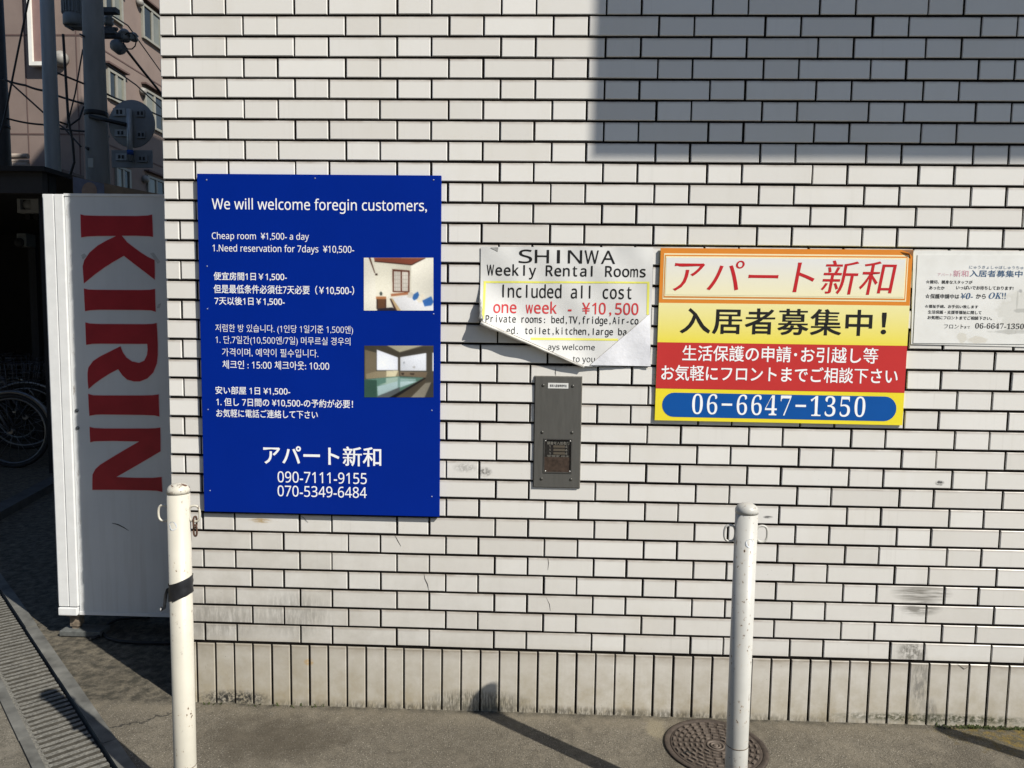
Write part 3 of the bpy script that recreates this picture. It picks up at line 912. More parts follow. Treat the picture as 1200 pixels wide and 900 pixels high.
# ------------------------------------------------------------------ yellow and red sign
Yc = -0.010
Q = [at(774.4, 290.6, Yc), at(1069.9, 292.8, Yc), at(767.2, 492.4, Yc), at(1057.5, 498.4, Yc)]
def quv(u, v):       # u right, v down on the printed sheet
    a = Q[0].lerp(Q[1], u); b = Q[2].lerp(Q[3], u); p = a.lerp(b, v)
    return p.x, p.z
cs = thing('recruiting_sign', 'bright yellow, red and orange sign seeking tenants, with a blue phone number strip', 'sign', (quv(.5, 1)[0], Yc, quv(.5, 1)[1]))
def sheet(pts, y, mat, name, parent, th=0.0, cb=None):
    m_ = MB()
    m_.slab(pts, y, y+th if th else y+0.0004)
    return m_.build(name, mat, parent)
def band(v0, v1, u0=0., u1=1., n=1):
    return [quv(u0, v0), quv(u1, v0), quv(u1, v1), quv(u0, v1)]
def grad(name, c0, c1, z_top, z_bot, lo=0.0, hi=1.0):
    m, nt, b = new_mat(name)
    g = N(nt, 'ShaderNodeNewGeometry'); s = N(nt, 'ShaderNodeSeparateXYZ'); nt.links.new(g.outputs['Position'], s.inputs[0])
    t = ramp(nt, s.outputs[2], z_top, z_bot, lo, hi)
    nt.links.new(mix_col(nt, t, c0, c1), b.inputs['Base Color'])
    b.inputs['Roughness'].default_value = 0.35
    b.inputs['Specular IOR Level'].default_value = 0.4
    return m
yel = flat('sign_yellow', (0.74, 0.62, 0.035), 0.35)
org = flat('sign_orange', (0.62, 0.215, 0.03), 0.35)
cream = flat('sign_cream', (0.76, 0.70, 0.45), 0.35)
sheet(band(0, 1), Yc, yel, 'panel', cs, 0.006)
yy = Yc-0.0005
sheet(band(0.0, 0.314), yy, org, 'orange_border', cs)
sheet(band(0.030, 0.292, 0.014, 0.984), yy-0.0005, cream, 'border_line', cs)
sheet(band(0.038, 0.283, 0.0175, 0.980), yy-0.0010, org, 'border_line', cs)
sheet(band(0.046, 0.275, 0.021, 0.976), yy-0.0015, cream, 'border_line', cs)
zt, zb = quv(.5, .05)[1], quv(.5, .27)[1]
sheet(band(0.054, 0.267, 0.0245, 0.972), yy-0.0020, grad('title_ground', (0.66, 0.66, 0.66), (0.76, 0.71, 0.46), zt, zb), 'title_field', cs)
zt, zb = quv(.5, .314)[1], quv(.5, .542)[1]
sheet(band(0.314, 0.542), yy, grad('yellow_fade', (0.74, 0.69, 0.34), (0.74, 0.63, 0.06), zt, zb), 'yellow_band', cs)
sheet(band(0.542, 0.812), yy, flat('sign_red', (0.47, 0.035, 0.034), 0.35), 'red_band', cs)
pill = []
a0, a1, b0, b1 = 0.028, 0.972, 0.835, 0.978
for k in range(13):
    a = math.pi/2+math.pi*k/12; pill.append(quv(a0+0.048+0.048*math.cos(a), (b0+b1)/2-(b1-b0)/2*math.sin(a)))
for k in range(13):
    a = -math.pi/2+math.pi*k/12; pill.append(quv(a1-0.048+0.048*math.cos(a), (b0+b1)/2-(b1-b0)/2*math.sin(a)))
sheet(pill, yy, flat('sign_blue', (0.006, 0.075, 0.30), 0.35), 'number_strip', cs)
mb = MB()
v, f = glyphs("アパート新和", 0.012, 1.06)
v = thin(v, f, 0.007, 0.0165)
letter(mb, (v, f), (788.5, 1050), 304.5, 344.3, yy-0.0026, slant=0.15, Yplane=Yc)
mb.build('lettering', flat('title_red', (0.46, 0.02, 0.025), 0.4), cs)
mb = MB(); letter(mb, glyphs("入居者募集中！", 0.02, 1.05), (796.8, 1039), 361.5, 392.6, yy-0.0006, Yplane=Yc)
mb.build('lettering', black_ink, cs)
mb = MB()
letter(mb, glyphs("生活保護の申請･お引越し等", 0.013), (799.5, 1029), 406, 424.5, yy-0.0006, Yplane=Yc)
letter(mb, glyphs("お気軽にフロントまでご相談下さい", 0.013), (774.8, 1052), 429.5, 448, yy-0.0006, Yplane=Yc)
v, f = glyphs("06−6647−1350", 0.0, 1.12, SERIF_B)
v = thin(v, f, 0.020, 0.004)
letter(mb, (v, f), (811, 1014), 463, 487, yy-0.0006, Yplane=Yc)
mb.build('lettering', white_ink, cs)
# clear laminate lifting at the two upper corners
film = simple('cloudy_film', (0.55, 0.53, 0.47), 0.3, 0.25, 50)
for pts in (((1056, 293.2), (1069.5, 293.4), (1069, 301.5), (1064, 296.5)),):
    mb = MB(); mb.poly([(at(*q, Yc).x, Yc-0.004-0.004*(i % 2), at(*q, Yc).z) for i, q in enumerate(pts)]); mb.build('lifted_laminate', simple('brown_film', (0.25, 0.12, 0.05), 0.3, 0.25, 50), cs)

# ------------------------------------------------------------------ faded white notice at the right
Yn = -0.005
def npx(x, y): return (1040+x/6.0, 270+y/6.0)
lap = thing('laminated_notice', 'faded water-stained white notice with small print beside the yellow sign', 'notice', (at(1240, 400).x, Yn, at(1240, 400).z))
def nq(pts): return [(at(*q, Yn).x, at(*q, Yn).z) for q in pts]
mb = MB(); mb.slab(nq([npx(185, 140), (1268, 294.5), (1264, 408), npx(168, 800)]), Yn+0.002, -0.001)
mb.build('laminate', simple('clear_laminate', (0.66, 0.655, 0.625), 0.25, 0.08, 20), lap)
m, nt, b = new_mat('stained_paper')
g = N(nt, 'ShaderNodeNewGeometry').outputs['Position']; s = N(nt, 'ShaderNodeSeparateXYZ'); nt.links.new(g, s.inputs[0])
col = mix_col(nt, ramp(nt, noise(nt, 14, 5, 0.6), 0.35, 0.7), (0.70, 0.70, 0.675), (0.635, 0.63, 0.60))
def stain(col, px, py, rx, rz, c, amt, hard=0.3):
    p = at(px, py, Yn)
    ex = math_node(nt, 'DIVIDE', math_node(nt, 'SUBTRACT', s.outputs[0], p.x), rx)
    ez = math_node(nt, 'DIVIDE', math_node(nt, 'SUBTRACT', s.outputs[2], p.z), rz)
    r = math_node(nt, 'SQRT', math_node(nt, 'ADD', math_node(nt, 'MULTIPLY', ex, ex), math_node(nt, 'MULTIPLY', ez, ez)))
    r = math_node(nt, 'ADD', r, ramp(nt, noise(nt, 35, 4, 0.6), 0.3, 0.7, -0.3, 0.3))
    return mix_col(nt, ramp(nt, r, 1.0, 1.0-hard, 0, amt), col, c)
col = stain(col, 1195, 366, 0.085, 0.075, (0.50, 0.49, 0.44), 0.55, 0.2)
col = stain(col, 1196, 368, 0.075, 0.066, (0.60, 0.595, 0.56), 0.7, 0.25)
col = stain(col, 1200, 364, 0.05, 0.008, (0.33, 0.33, 0.31), 0.6)
col = stain(col, 1192, 352, 0.004, 0.04, (0.36, 0.36, 0.33), 0.5)
col = stain(col, 1188, 389, 0.09, 0.008, (0.35, 0.35, 0.33), 0.55)
col = stain(col, 1127, 396, 0.020, 0.018, (0.52, 0.49, 0.41), 0.55, 0.2)
col = stain(col, 1146, 398, 0.035, 0.013, (0.52, 0.48, 0.40), 0.55, 0.2)
col = stain(col, 1196, 341, 0.008, 0.008, (0.3, 0.3, 0.3), 0.8, 0.6)
nt.links.new(col, b.inputs['Base Color']); b.inputs['Roughness'].default_value = 0.4
mb = MB(); mb.slab(nq([npx(212, 172), (1262, 299), (1258, 404), npx(182, 792)]), Yn, Yn+0.0015)
mb.build('sheet', m, lap)
grey_ink = flat('faded_black_ink', (0.05, 0.05, 0.05), 0.5)
mb = MB()
yn = Yn-0.0006
def NL(txt, x0, x1, y0, y1, wt=0.0, style=SANS, slant=0.0):
    a, b_ = npx(x0, y0), npx(x1, y1)
    letter(mb, glyphs(txt, wt, 1.0, style), (a[0], b_[0]), a[1], b_[1], yn, slant=slant, Yplane=Yn)
NL("☆親切、親身なスタッフが", 270, 598, 350, 376, 0.022)
NL("あったか", 293, 402, 392, 416, 0.022)
NL("いっぱいでお待ちしております!", 483, 886, 390, 418, 0.022)
NL("☆保護申請中は", 265, 505, 446, 480, 0.022)
NL("から", 622, 692, 446, 480, 0.022)
NL("☆福祉手続、お手伝い致します", 262, 638, 523, 547, 0.022)
NL("生活保護・支援等福祉に関して", 285, 662, 563, 588, 0.022)
NL("お気軽にフロントまでご相談下さい。", 282, 735, 602, 628, 0.022)
NL("フロント", 398, 535, 660, 690)
NL("まで", 540, 580, 672, 690)
v, f = glyphs("06-6647-1350", 0.0, 1.0, SERIF_B); v = thin(v, f, 0.008, 0.0)
a, b_ = npx(617, 653), npx(960, 692)
letter(mb, (v, f), (a[0], b_[0]), a[1], b_[1], yn, Yplane=Yn)
mb.build('lettering', grey_ink, lap)
mb = MB()
NL("入居者募集中", 578, 950, 280, 328, 0.016)
NL("¥0-", 515, 602, 440, 482, 0.0, SERIF_BI, 0.15)
NL("OK!!", 712, 832, 437, 481, 0.0, SERIF_BI)
NL("にゅうきょしゃぼしゅうちゅう", 575, 985, 249, 272, -0.005)
mb.build('lettering', flat('faded_blue_ink', (0.055, 0.11, 0.20), 0.5), lap)
mb = MB()
NL("新和", 462, 570, 280, 326, 0.012); NL("アパート", 352, 456, 300, 322, -0.01)
mb.build('lettering', flat('faded_pink_ink', (0.58, 0.33, 0.38), 0.5), lap)

# ------------------------------------------------------------------ steel meter panel
Yp = -0.009
p0, p1, p2, p3 = at(627.8, 441.4, Yp), at(681.9, 442.3, Yp), at(678.4, 571.2, Yp), at(625.3, 570.7, Yp)
px0, px1, pz0, pz1 = (p0.x+p3.x)/2, (p1.x+p2.x)/2, (p2.z+p3.z)/2, (p0.z+p1.z)/2
pan = thing('steel_intercom', 'narrow brushed steel intercom plate with a small dark window under the paper notice', 'intercom', ((px0+px1)/2, Yp, pz0))
brushed = simple('brushed_steel', (0.105, 0.102, 0.093), 0.45, 0.10, 25, metal=0.35, spec=0.4, stretch=(3, 1, 0.5))
wx0, wx1 = at(636.9, 534, Yp).x, at(670.3, 534, Yp).x; wz1, wz0 = at(653, 514, Yp).z, at(653, 554.4, Yp).z
mb = MB()     # plate with an opening: four pieces butted round the window
mb.box((px0, Yp, pz0), (px1, -0.001, wz0)); mb.box((px0, Yp, wz1), (px1, -0.001, pz1))
mb.box((px0, Yp, wz0), (wx0, -0.001, wz1)); mb.box((wx1, Yp, wz0), (px1, -0.001, wz1))
mb.build('plate', brushed, pan)
mb = MB()
mb.box((px0-.003, -0.004, pz0-.003), (px0, 0.004, pz1+.003)); mb.box((px1, -0.004, pz0-.003), (px1+.003, 0.004, pz1+.003))
mb.box((px0, -0.004, pz1), (px1, 0.004, pz1+.003)); mb.box((px0, -0.004, pz0-.003), (px1, 0.004, pz0))
mb.build('sealant', simple('old_sealant', (0.16, 0.15, 0.13), 0.8, 0.4, 60), pan)
mb = MB()
t = 0.0035
for a, b_ in (((wx0, wz0), (wx0+t, wz1)), ((wx1-t, wz0), (wx1, wz1)), ((wx0+t, wz0), (wx1-t, wz0+t)), ((wx0+t, wz1-t), (wx1-t, wz1))):
    mb.box((a[0], Yp-0.002, a[1]), (b_[0], -0.003, b_[1]))
win = mb.build('window_frame', simple('panel_dark_metal', (0.05, 0.048, 0.044), 0.5, 0.2, 40), pan)
mb = MB(); mb.box((wx0+t, Yp+0.004, wz0+t), (wx1-t, -0.003, wz1-t))
mb.build('window', simple('window_dark', (0.016, 0.015, 0.014), 0.25, 0.3, 60, spec=0.5), pan)
mb = MB(); zm = wz0+(wz1-wz0)*0.46
mb.box((wx0+t, Yp+0.0025, wz0+t), (wx1-t, Yp+0.0038, zm)); mb.build('lower_pane', simple('brown_plate', (0.045, 0.030, 0.022), 0.4, 0.4, 90), pan)
mb = MB()
letter(mb, glyphs("鍵番号入居者用", 0.0), (641.2, 667), 517.2, 521.4, Yp+0.0036, Yplane=Yp)
for py in (523.5, 527.5, 531.5):
    letter(mb, glyphs("1 ・ ・ 4", -0.005), (643.5, 665), py-1.2, py+1.4, Yp+0.0036, Yplane=Yp)
letter(mb, glyphs("管理室 呼出", -0.005), (641.2, 667), 533.6, 536.4, Yp+0.0036, Yplane=Yp)
mb.build('lettering', flat('pale_print', (0.20, 0.19, 0.165), 0.5), pan)
mb = MB()
for py in (523.5, 527.5, 531.5):
    a, b_ = at(648.5, py-1.5, Yp), at(662, py+1.5, Yp); mb.box((a.x, Yp+0.0030, a.z), (b_.x, Yp+0.0034, b_.z))
mb.build('name_slot', flat('slot_brown', (0.085, 0.072, 0.055), 0.5), pan)
mb = MB(); a, b_ = at(642.3, 448.6, Yp), at(666, 455.4, Yp); mb.box((a.x, Yp-0.0008, a.z), (b_.x, Yp, b_.z)); lb = mb.build('label_plate', flat('label_white', (0.62, 0.62, 0.60), 0.4), pan)
mb = MB(); letter(mb, glyphs("新和入居者専用呼出", 0.01), (644.5, 664), 450.5, 453.6, Yp-0.0013, Yplane=Yp); mb.build('lettering', black_ink, pan)
for px, py in ((636.5, 451.6), (671.2, 452.5), (635.3, 506.6), (670.3, 507), (634.4, 561.2), (669, 562)):
    p = at(px, py, Yp); mb = MB(); dome(mb, p.x, Yp, p.z, 0.0055, 0.0028); sc_ = mb.build('screw', simple('screw_metal', (0.08, 0.078, 0.07), 0.4, 0.2, 60, metal=0.6), pan)
for px, py in ((639.3, 516.6), (668.2, 517), (639, 552), (667.5, 552.4)):
    p = at(px, py, Yp); mb = MB(); dome(mb, p.x, Yp-0.002, p.z, 0.003, 0.0015); mb.build('screw', steel, pan)

# ------------------------------------------------------------------ bollards
def paint_material(name, base, seed):
    m, nt, b = new_mat(name)
    tc = N(nt, 'ShaderNodeTexCoord').outputs['Object']
    mp = N(nt, 'ShaderNodeMapping'); mp.inputs['Location'].default_value = (seed, seed*2, seed); nt.links.new(tc, mp.inputs['Vector'])
    vec = mp.outputs[0]
    sep = N(nt, 'ShaderNodeSeparateXYZ'); nt.links.new(tc, sep.inputs[0]); Z = sep.outputs[2]
    col = mix_col(nt, ramp(nt, noise(nt, 8, 4, 0.6, vec), 0.35, 0.7), base, tuple(c*0.88 for c in base))
    chips = noise(nt, 120, 4, 0.65, vec, (1, 1, 0.7))
    big = noise(nt, 9, 3, 0.5, vec)
    k = math_node(nt, 'MULTIPLY', ramp(nt, chips, 0.63, 0.655), ramp(nt, big, 0.40, 0.58, 0.0, 1), clamp=True)
    topz = math_node(nt, 'MULTIPLY', ramp(nt, Z, 0.935, 0.955), ramp(nt, noise(nt, 60, 4, 0.7, vec), 0.56, 0.60), clamp=True)
    k = math_node(nt, 'MAXIMUM', k, topz)
    rust = mix_col(nt, ramp(nt, chips, 0.64, 0.7), (0.10, 0.05, 0.028), (0.03, 0.02, 0.016))
    halo = math_node(nt, 'MULTIPLY', ramp(nt, chips, 0.56, 0.66, 0, 0.5), ramp(nt, big, 0.45, 0.62, 0.0, 1), clamp=True)
    col = mix_col(nt, halo, col, (0.45, 0.34, 0.2))
    col = mix_col(nt, k, col, rust)
    nt.links.new(col, b.inputs['Base Color'])
    b.inputs['Roughness'].default_value = 0.42
    b.inputs['Specular IOR Level'].default_value = 0.4
    bump(nt, b, math_node(nt, 'SUBTRACT', noise(nt, 20, 3, 0.5, vec), k), 0.15, 0.002)
    return m
def oring(c, w, h, r, axis_u=(1, 0, 0), n=20):
    """an oblong ring in the plane of axis_u and z"""
    pts = []
    U = Vector(axis_u)
    for i in range(n):
        a = 2*math.pi*i/n
        ca, sa = math.cos(a), math.sin(a)
        x = abs(ca)**0.75*math.copysign(1, ca)*w/2; z = abs(sa)**0.75*math.copysign(1, sa)*h/2
        pts.append(Vector(c)+U*x+Vector((0, 0, z)))
    mb = MB(); mb.tube(pts, r, 8, closed=True); return mb
rustm = simple('rusty_iron', (0.07, 0.035, 0.022), 0.85, 0.5, 90, bmp=0.4)
def bollard(x, y, H, label, paint, sticker, seam):
    root = thing('bollard', label, 'bollard', (0, 0, 0), 'white steel bollards in front of the tiled wall')
    R = 0.0303
    mb = MB()
    prof = [(R*1.02, -0.02), (R*1.02, seam-0.004), (R*1.005, seam-0.002), (R, seam+0.002), (R, H-0.027)]
    mb.lathe(prof, n=40); mb.build('post', paint, root)
    mb = MB(); mb.lathe([(R*1.001, seam-0.0015), (R*1.03, seam-0.0005), (R*1.03, seam+0.0005), (R*1.001, seam+0.0015)], n=40)
    mb.build('seam', simple('seam_dirt', (0.10, 0.08, 0.06), 0.9, 0.6, 80), root)
    mb = MB(); mb.lathe([(R+0.0006, H-0.028), (R+0.0008, H-0.020), (R-0.0006, H-0.0145), (R*0.84, H-0.008), (R*0.6, H-0.003), (R*0.3, H-0.0006), (0.0005, H)], n=40)
    mb.build('cap', paint, root)
    zc = H-0.086
    for sgn in (-1, 1):
        oring((sgn*(R+0.0135), 0, zc), 0.030, 0.045, 0.0033).build('hook_ring', paint, root)
    if sticker:
        p = []
        for i in range(16):
            a = 2*math.pi*i/16; p.append((sticker[0]+0.0125*math.cos(a), sticker[1]+0.0125*math.sin(a)))
        m_ = MB(); R2 = R+0.0006
        m_.add([(R2*math.sin(q[0]/R2), -R2*math.cos(q[0]/R2), q[1]) for q in p], [tuple(range(16))])
        m_.build('sticker', simple('worn_sticker', (0.66, 0.69, 0.72), 0.4, 0.12, 90), root)
    return root
b_left = bollard(0, 0, 0.966, 'creamy white bollard with black tape round its middle and a rusty chain link', paint_material('cream_paint', (0.50, 0.475, 0.405), 1.0), (-0.004, 0.852), 0.142)
R = 0.0303
# tape wound round the post, with a loose tail
mb = MB(); rows = 5; seg = 36; vs = []; fs = []
for i in range(rows+1):
    for j in range(seg):
        a = 2*math.pi*j/seg
        z = 0.643+0.049*i/rows+0.011*math.cos(a-0.2)
        rr = R+0.0022+0.0011*math.sin(i*2.4+a*2)+0.0007*math.sin(a*7+i)
        vs.append((rr*math.cos(a), rr*math.sin(a), z))
for i in range(rows):
    for j in range(seg):
        fs.append((i*seg+j, i*seg+(j+1) % seg, (i+1)*seg+(j+1) % seg, (i+1)*seg+j))
mb.add(vs, fs, True)
tape = mb.build('tape', simple('black_tape', (0.012, 0.013, 0.016), 0.38, 0.3, 45, spec=0.5, bmp=0.5), b_left)
mb = MB()
pth = [(-R-0.002, -0.008, 0.668), (-R-0.008, -0.010, 0.650), (-R-0.011, -0.012, 0.625), (-R-0.013, -0.012, 0.607), (-R-0.022, -0.010, 0.600), (-R-0.024, -0.008, 0.612)]
vs = []; fs = []
for i, p in enumerate(pth):
    wv = 0.008-0.0009*i
    vs += [(p[0]-wv*0.6, p[1]-0.002, p[2]-wv*0.3), (p[0]+wv*0.6, p[1]+0.003, p[2]+wv*0.3)]
for i in range(len(pth)-1): fs.append((i*2, i*2+1, i*2+3, i*2+2))
mb.add(vs, fs, True); tail = mb.build('tape_tail', tape.data.materials[0], b_left)
tail.parent = tape
for k, (dz, ax) in enumerate(((-0.110, (0.35, 0.94, 0)), (-0.134, (0.94, -0.35, 0)))):
    oring((R+0.0145, 0, 0.966+dz), 0.012, 0.032, 0.0027, ax, 14).build('chain_link', rustm, b_left)
b_left.location = (-0.735, -0.600, 0)
b_right = bollard(0, 0, 0.940, 'plain white bollard with a round sticker standing beside the manhole cover', paint_material('white_paint', (0.44, 0.435, 0.405), 4.0), (0.004, 0.835), 0.245)
b_right.location = (0.842, -0.580, 0)
b_far = bollard(0, 0, 0.95, 'white bollard standing past the laminated notice, beyond the mossy paving', paint_material('white_paint', (0.44, 0.435, 0.405), 9.0), None, 0.245)
b_far.location = (2.555, -0.665, 0)

# ------------------------------------------------------------------ manhole cover
mc = Vector((0.885, -0.187, 0)); MR = 0.171
iron = simple('cast_iron', (0.055, 0.042, 0.033), 0.75, 0.35, 60, metal=0.2, bmp=0.5)
iron_hi = simple('cast_iron_worn', (0.115, 0.092, 0.074), 0.65, 0.3, 80, metal=0.25, bmp=0.4)
mh = thing('manhole_cover', 'round brown cast-iron manhole cover with raised blocks in rings', 'manhole cover', mc)
mb = MB(); mb.lathe([(MR, 0.001), (MR, 0.0060), (MR-0.004, 0.0075), (MR-0.016, 0.0075), (MR-0.018, 0.004), (MR-0.0205, 0.004)], mc, 64); mb.build('rim', iron, mh)
mb = MB(); mb.lathe([(MR-0.0205, 0.001), (MR-0.0205, 0.0055), (MR-0.0235, 0.0055), (0.0005, 0.0055)], mc, 64); mb.build('cover', iron, mh)
mb = MB()
def arcblock(r0, r1, a0, a1, z0, z1, n=4):
    vs = []
    for z, g in ((z0, 0), (z1, 0.0012)):
        for i in range(n+1):
            a = a0+(a1-a0)*i/n
            vs += [(mc.x+(r0+g)*math.cos(a), mc.y+(r0+g)*math.sin(a), z), (mc.x+(r1-g)*math.cos(a), mc.y+(r1-g)*math.sin(a), z)]
    m_ = 2*(n+1); fs = []
    for i in range(n):
        k = i*2
        fs.append((m_+k, m_+k+1, m_+k+3, m_+k+2))
        fs.append((k, m_+k, m_+k+2, k+2)); fs.append((k+1, k+3, m_+k+3, m_+k+1))
    fs.append((0, 1, m_+1, m_)); fs.append((2*n, m_+2*n, m_+2*n+1, 2*n+1))
    mb.add(vs, [f[::-1] for f in fs])
for r0, r1, cnt, ph in ((0.131, 0.143, 26, 0), (0.112, 0.125, 26, .1), (0.093, 0.106, 22, 0), (0.075, 0.087, 18, .1), (0.057, 0.069, 14, 0), (0.040, 0.051, 10, .15)):
    for k in range(cnt):
        a = 2*math.pi*(k+ph)/cnt; hw = math.pi/cnt*0.58
        arcblock(r0+0.0015, r1-0.0015, a-hw, a+hw, 0.005, 0.0108)
mb.build('relief_block', iron_hi, mh)
mb = MB()
for r in (0.030, 0.018): mb.lathe([(r, 0.0054), (r-0.001, 0.0095), (r-0.005, 0.0095), (r-0.006, 0.0054)], mc, 40)
mb.lathe([(0.009, 0.0054), (0.008, 0.0092), (0.0005, 0.0092)], mc, 20)
mb.build('centre_boss', iron_hi, mh)
p = gnd(805, 884)
mb = MB(); mb.lathe([(0.014, 0.0057), (0.013, 0.0064), (0.0005, 0.0064)], (p.x, p.y, 0), 18); mb.build('key_hole', M['dark'], mh)

# ------------------------------------------------------------------ projecting shop sign with red letters
Ys = 0.52
sx0, sx1, sz0, sz1 = -1.849, -1.085, 0.098, 1.936
enamel = simple('white_enamel', (0.70, 0.71, 0.71), 0.4, 0.06, 4, bmp=0.05)
alu = simple('white_aluminium', (0.66, 0.67, 0.67), 0.35, 0.05, 20)
ps = thing('projecting_sign', 'tall white box sign with red letters running down its shaded face', 'sign', ((sx0+sx1)/2, Ys+0.1, 0))
m, nt, b = new_mat('sign_face')
g = N(nt, 'ShaderNodeNewGeometry').outputs['Position']; s = N(nt, 'ShaderNodeSeparateXYZ'); nt.links.new(g, s.inputs[0])
col = mix_col(nt, ramp(nt, noise(nt, 3, 4), 0.3, 0.7), (0.57, 0.59, 0.60), (0.64, 0.65, 0.65))
stv = math_node(nt, 'MULTIPLY', ramp(nt, noise(nt, 30, 4, 0.6, stretch=(1, 1, 0.05)), 0.5, 0.75, 0, 0.35), ramp(nt, s.outputs[2], 0.9, 0.15, 0.25, 1), clamp=True)
col = mix_col(nt, stv, col, (0.38, 0.36, 0.33))
edge = math_node(nt, 'MULTIPLY', ramp(nt, math_node(nt, 'ABSOLUTE', math_node(nt, 'SUBTRACT', s.outputs[0], sx0+0.112)), 0.010, 0.003), ramp(nt, noise(nt, 40, 5, 0.75, stretch=(2, 1, 0.6)), 0.55, 0.68, 0, 0.9), clamp=True)
col = mix_col(nt, edge, col, (0.16, 0.12, 0.08))
nt.links.new(col, b.inputs['Base Color']); b.inputs['Roughness'].default_value = 0.42
mb = MB(); mb.box((sx0+0.100, Ys, sz0+0.02), (sx1, Ys+0.20, sz1-0.006)); mb.build('face', m, ps)
mb = MB()
mb.box((sx0+0.012, Ys-0.010, sz0+0.045), (sx0+0.056, Ys+0.21, sz1), 0.002)
mb.box((sx0+0.060, Ys-0.010, sz0+0.045), (sx0+0.097, Ys+0.21, sz1), 0.002)
mb.box((sx0+0.056, Ys-0.002, sz0+0.045), (sx0+0.060, Ys+0.20, sz1-0.002))
mb.box((sx0, Ys+0.004, sz0+0.05), (sx0+0.012, Ys+0.20, sz1+0.002), 0.002)
mb.build('side_frame', alu, ps)
mb = MB(); mb.box((sx0+0.097, Ys-0.003, sz1-0.006), (sx1, Ys+0.203, sz1+0.004)); mb.build('edge_trim', alu, ps); mb = MB(); mb.box((sx0+0.099, Ys-0.003, sz0+0.006), (sx1, Ys+0.203, sz0+0.02)); mb.build('edge_trim', alu, ps)
mb = MB(); mb.box((sx0+0.010, Ys-0.014, sz0+0.005), (sx0+0.094, Ys+0.21, sz0+0.040), 0.004); mb.build('end_cap', alu, ps)
mb = MB(); mb.box((sx0+0.040, Ys+0.02, 0.040), (sx0+0.080, Ys+0.06, sz0+0.005)); mb.box((sx0+0.030, Ys+0.01, sz0-0.008), (sx0+0.092, Ys+0.07, sz0+0.005))
mb.box((sx0+0.046, Ys+0.025, 0.028), (sx0+0.072, Ys+0.055, 0.05)); mb.build('leg', simple('rusted_leg', (0.17, 0.135, 0.10), 0.8, 0.6, 45, bmp=0.4), ps)
mb = MB(); mb.box((sx0+0.005, Ys-0.005, 0.004), (sx0+0.19, Ys+0.075, 0.028), 0.003); mb.build('foot_plate', simple('dull_steel', (0.10, 0.105, 0.10), 0.7, 0.3, 40), ps)
mb = MB(); mb.box((sx1, Ys+0.06, 1.55), (X0-0.002, Ys+0.14, 1.63)); mb.build('bracket', alu, ps); mb = MB(); mb.box((sx1, Ys+0.06, 0.45), (X0-0.002, Ys+0.14, 0.53)); mb.build('bracket', alu, ps)
Kp = [(355,117),(372,122),(430,124),(600,125),(650,123),(669,118),(671,160),(673,216),(655,213),(600,211),(536,211),(560,240),(590,263),(620,285),(650,304),(680,318),(681,360),(681,404),(640,372),(590,334),(545,299),(500,325),(460,350),(415,383),(370,420),(367,380),(365,345),(372,318),(395,285),(430,255),(470,232),(512,212),(430,212),(385,214),(358,218),(356,165)]
I1 = [(370,443),(390,448),(430,449),(620,450),(660,449),(682,445),(683,495),(685,545),(665,539),(620,537),(440,536),(400,538),(375,542),(372,490)]
Rp = [(376,592),(396,597),(440,599),(640,600),(670,599),(689,595),(692,640),(694,690),(694,735),(690,772),(674,812),(648,838),(615,851),(590,851),(560,843),(540,825),(520,797),(485,815),(450,837),(420,858),(390,884),(387,850),(386,815),(390,790),(410,762),(440,742),(480,722),(530,697),(540,722),(555,745),(580,763),(612,770),(635,760),(647,735),(650,710),(648,686),(600,686),(440,685),(405,686),(380,690),(378,640)]
I2 = [(389,81),(410,87),(450,88),(630,88),(670,87),(698,83),(699,130),(701,180),(680,175),(630,173),(450,171),(420,172),(394,177),(391,130)]
Np = [(395,226),(415,231),(460,233),(650,233),(685,232),(705,229),(706,280),(706,333),(640,372),(580,407),(512,446),(600,450),(670,450),(711,446),(712,478),(714,511),(690,506),(640,504),(500,502),(440,502),(407,502),(407,465),(408,435),(420,412),(440,393),(480,368),(540,332),(612,290),(500,287),(440,288),(415,289),(398,293),(396,260)]
mb = MB(); mo = MB()
for pts, oy in ((Kp, 220), (I1, 220), (Rp, 220), (I2, 440), (Np, 440)):
    W3 = [(at(x/3.75, oy+y/3.75, Ys).x, at(x/3.75, oy+y/3.75, Ys).z) for x, y in pts]
    mb.slab(W3, Ys-0.0022, Ys-0.0004)
    # pale edge of the cut-out letters
    cx = W3
    n = len(cx); A = sum(cx[i-1][0]*cx[i][1]-cx[i][0]*cx[i-1][1] for i in range(n)); sg = 1 if A > 0 else -1
    big = []
    for i in range(n):
        d1 = Vector((cx[i][0]-cx[i-1][0], cx[i][1]-cx[i-1][1])).normalized(); d2 = Vector((cx[(i+1) % n][0]-cx[i][0], cx[(i+1) % n][1]-cx[i][1])).normalized()
        nn_ = (Vector((d1.y, -d1.x))+Vector((d2.y, -d2.x)))*sg
        nn_ = nn_.normalized() if nn_.length > 1e-6 else Vector((0, 0))
        big.append((cx[i][0]+nn_.x*0.0026, cx[i][1]+nn_.y*0.0026))
    mo.slab(big, Ys-0.0012, Ys-0.0004)
mb.build('lettering', simple('sign_red_film', (0.36, 0.022, 0.030), 0.45, 0.12, 12), ps)
mo.build('letter_edge', flat('pale_pink_edge', (0.66, 0.50, 0.50), 0.5), ps)
for px, py in ((90, 481), (91, 501.5)):
    p = at(px, py, Ys); mb = MB(); dome(mb, p.x, Ys, p.z, 0.0085, 0.006); mb.build('rivet', simple('rivet_metal', (0.10, 0.11, 0.12), 0.4, 0.2, 50, metal=0.6), ps)
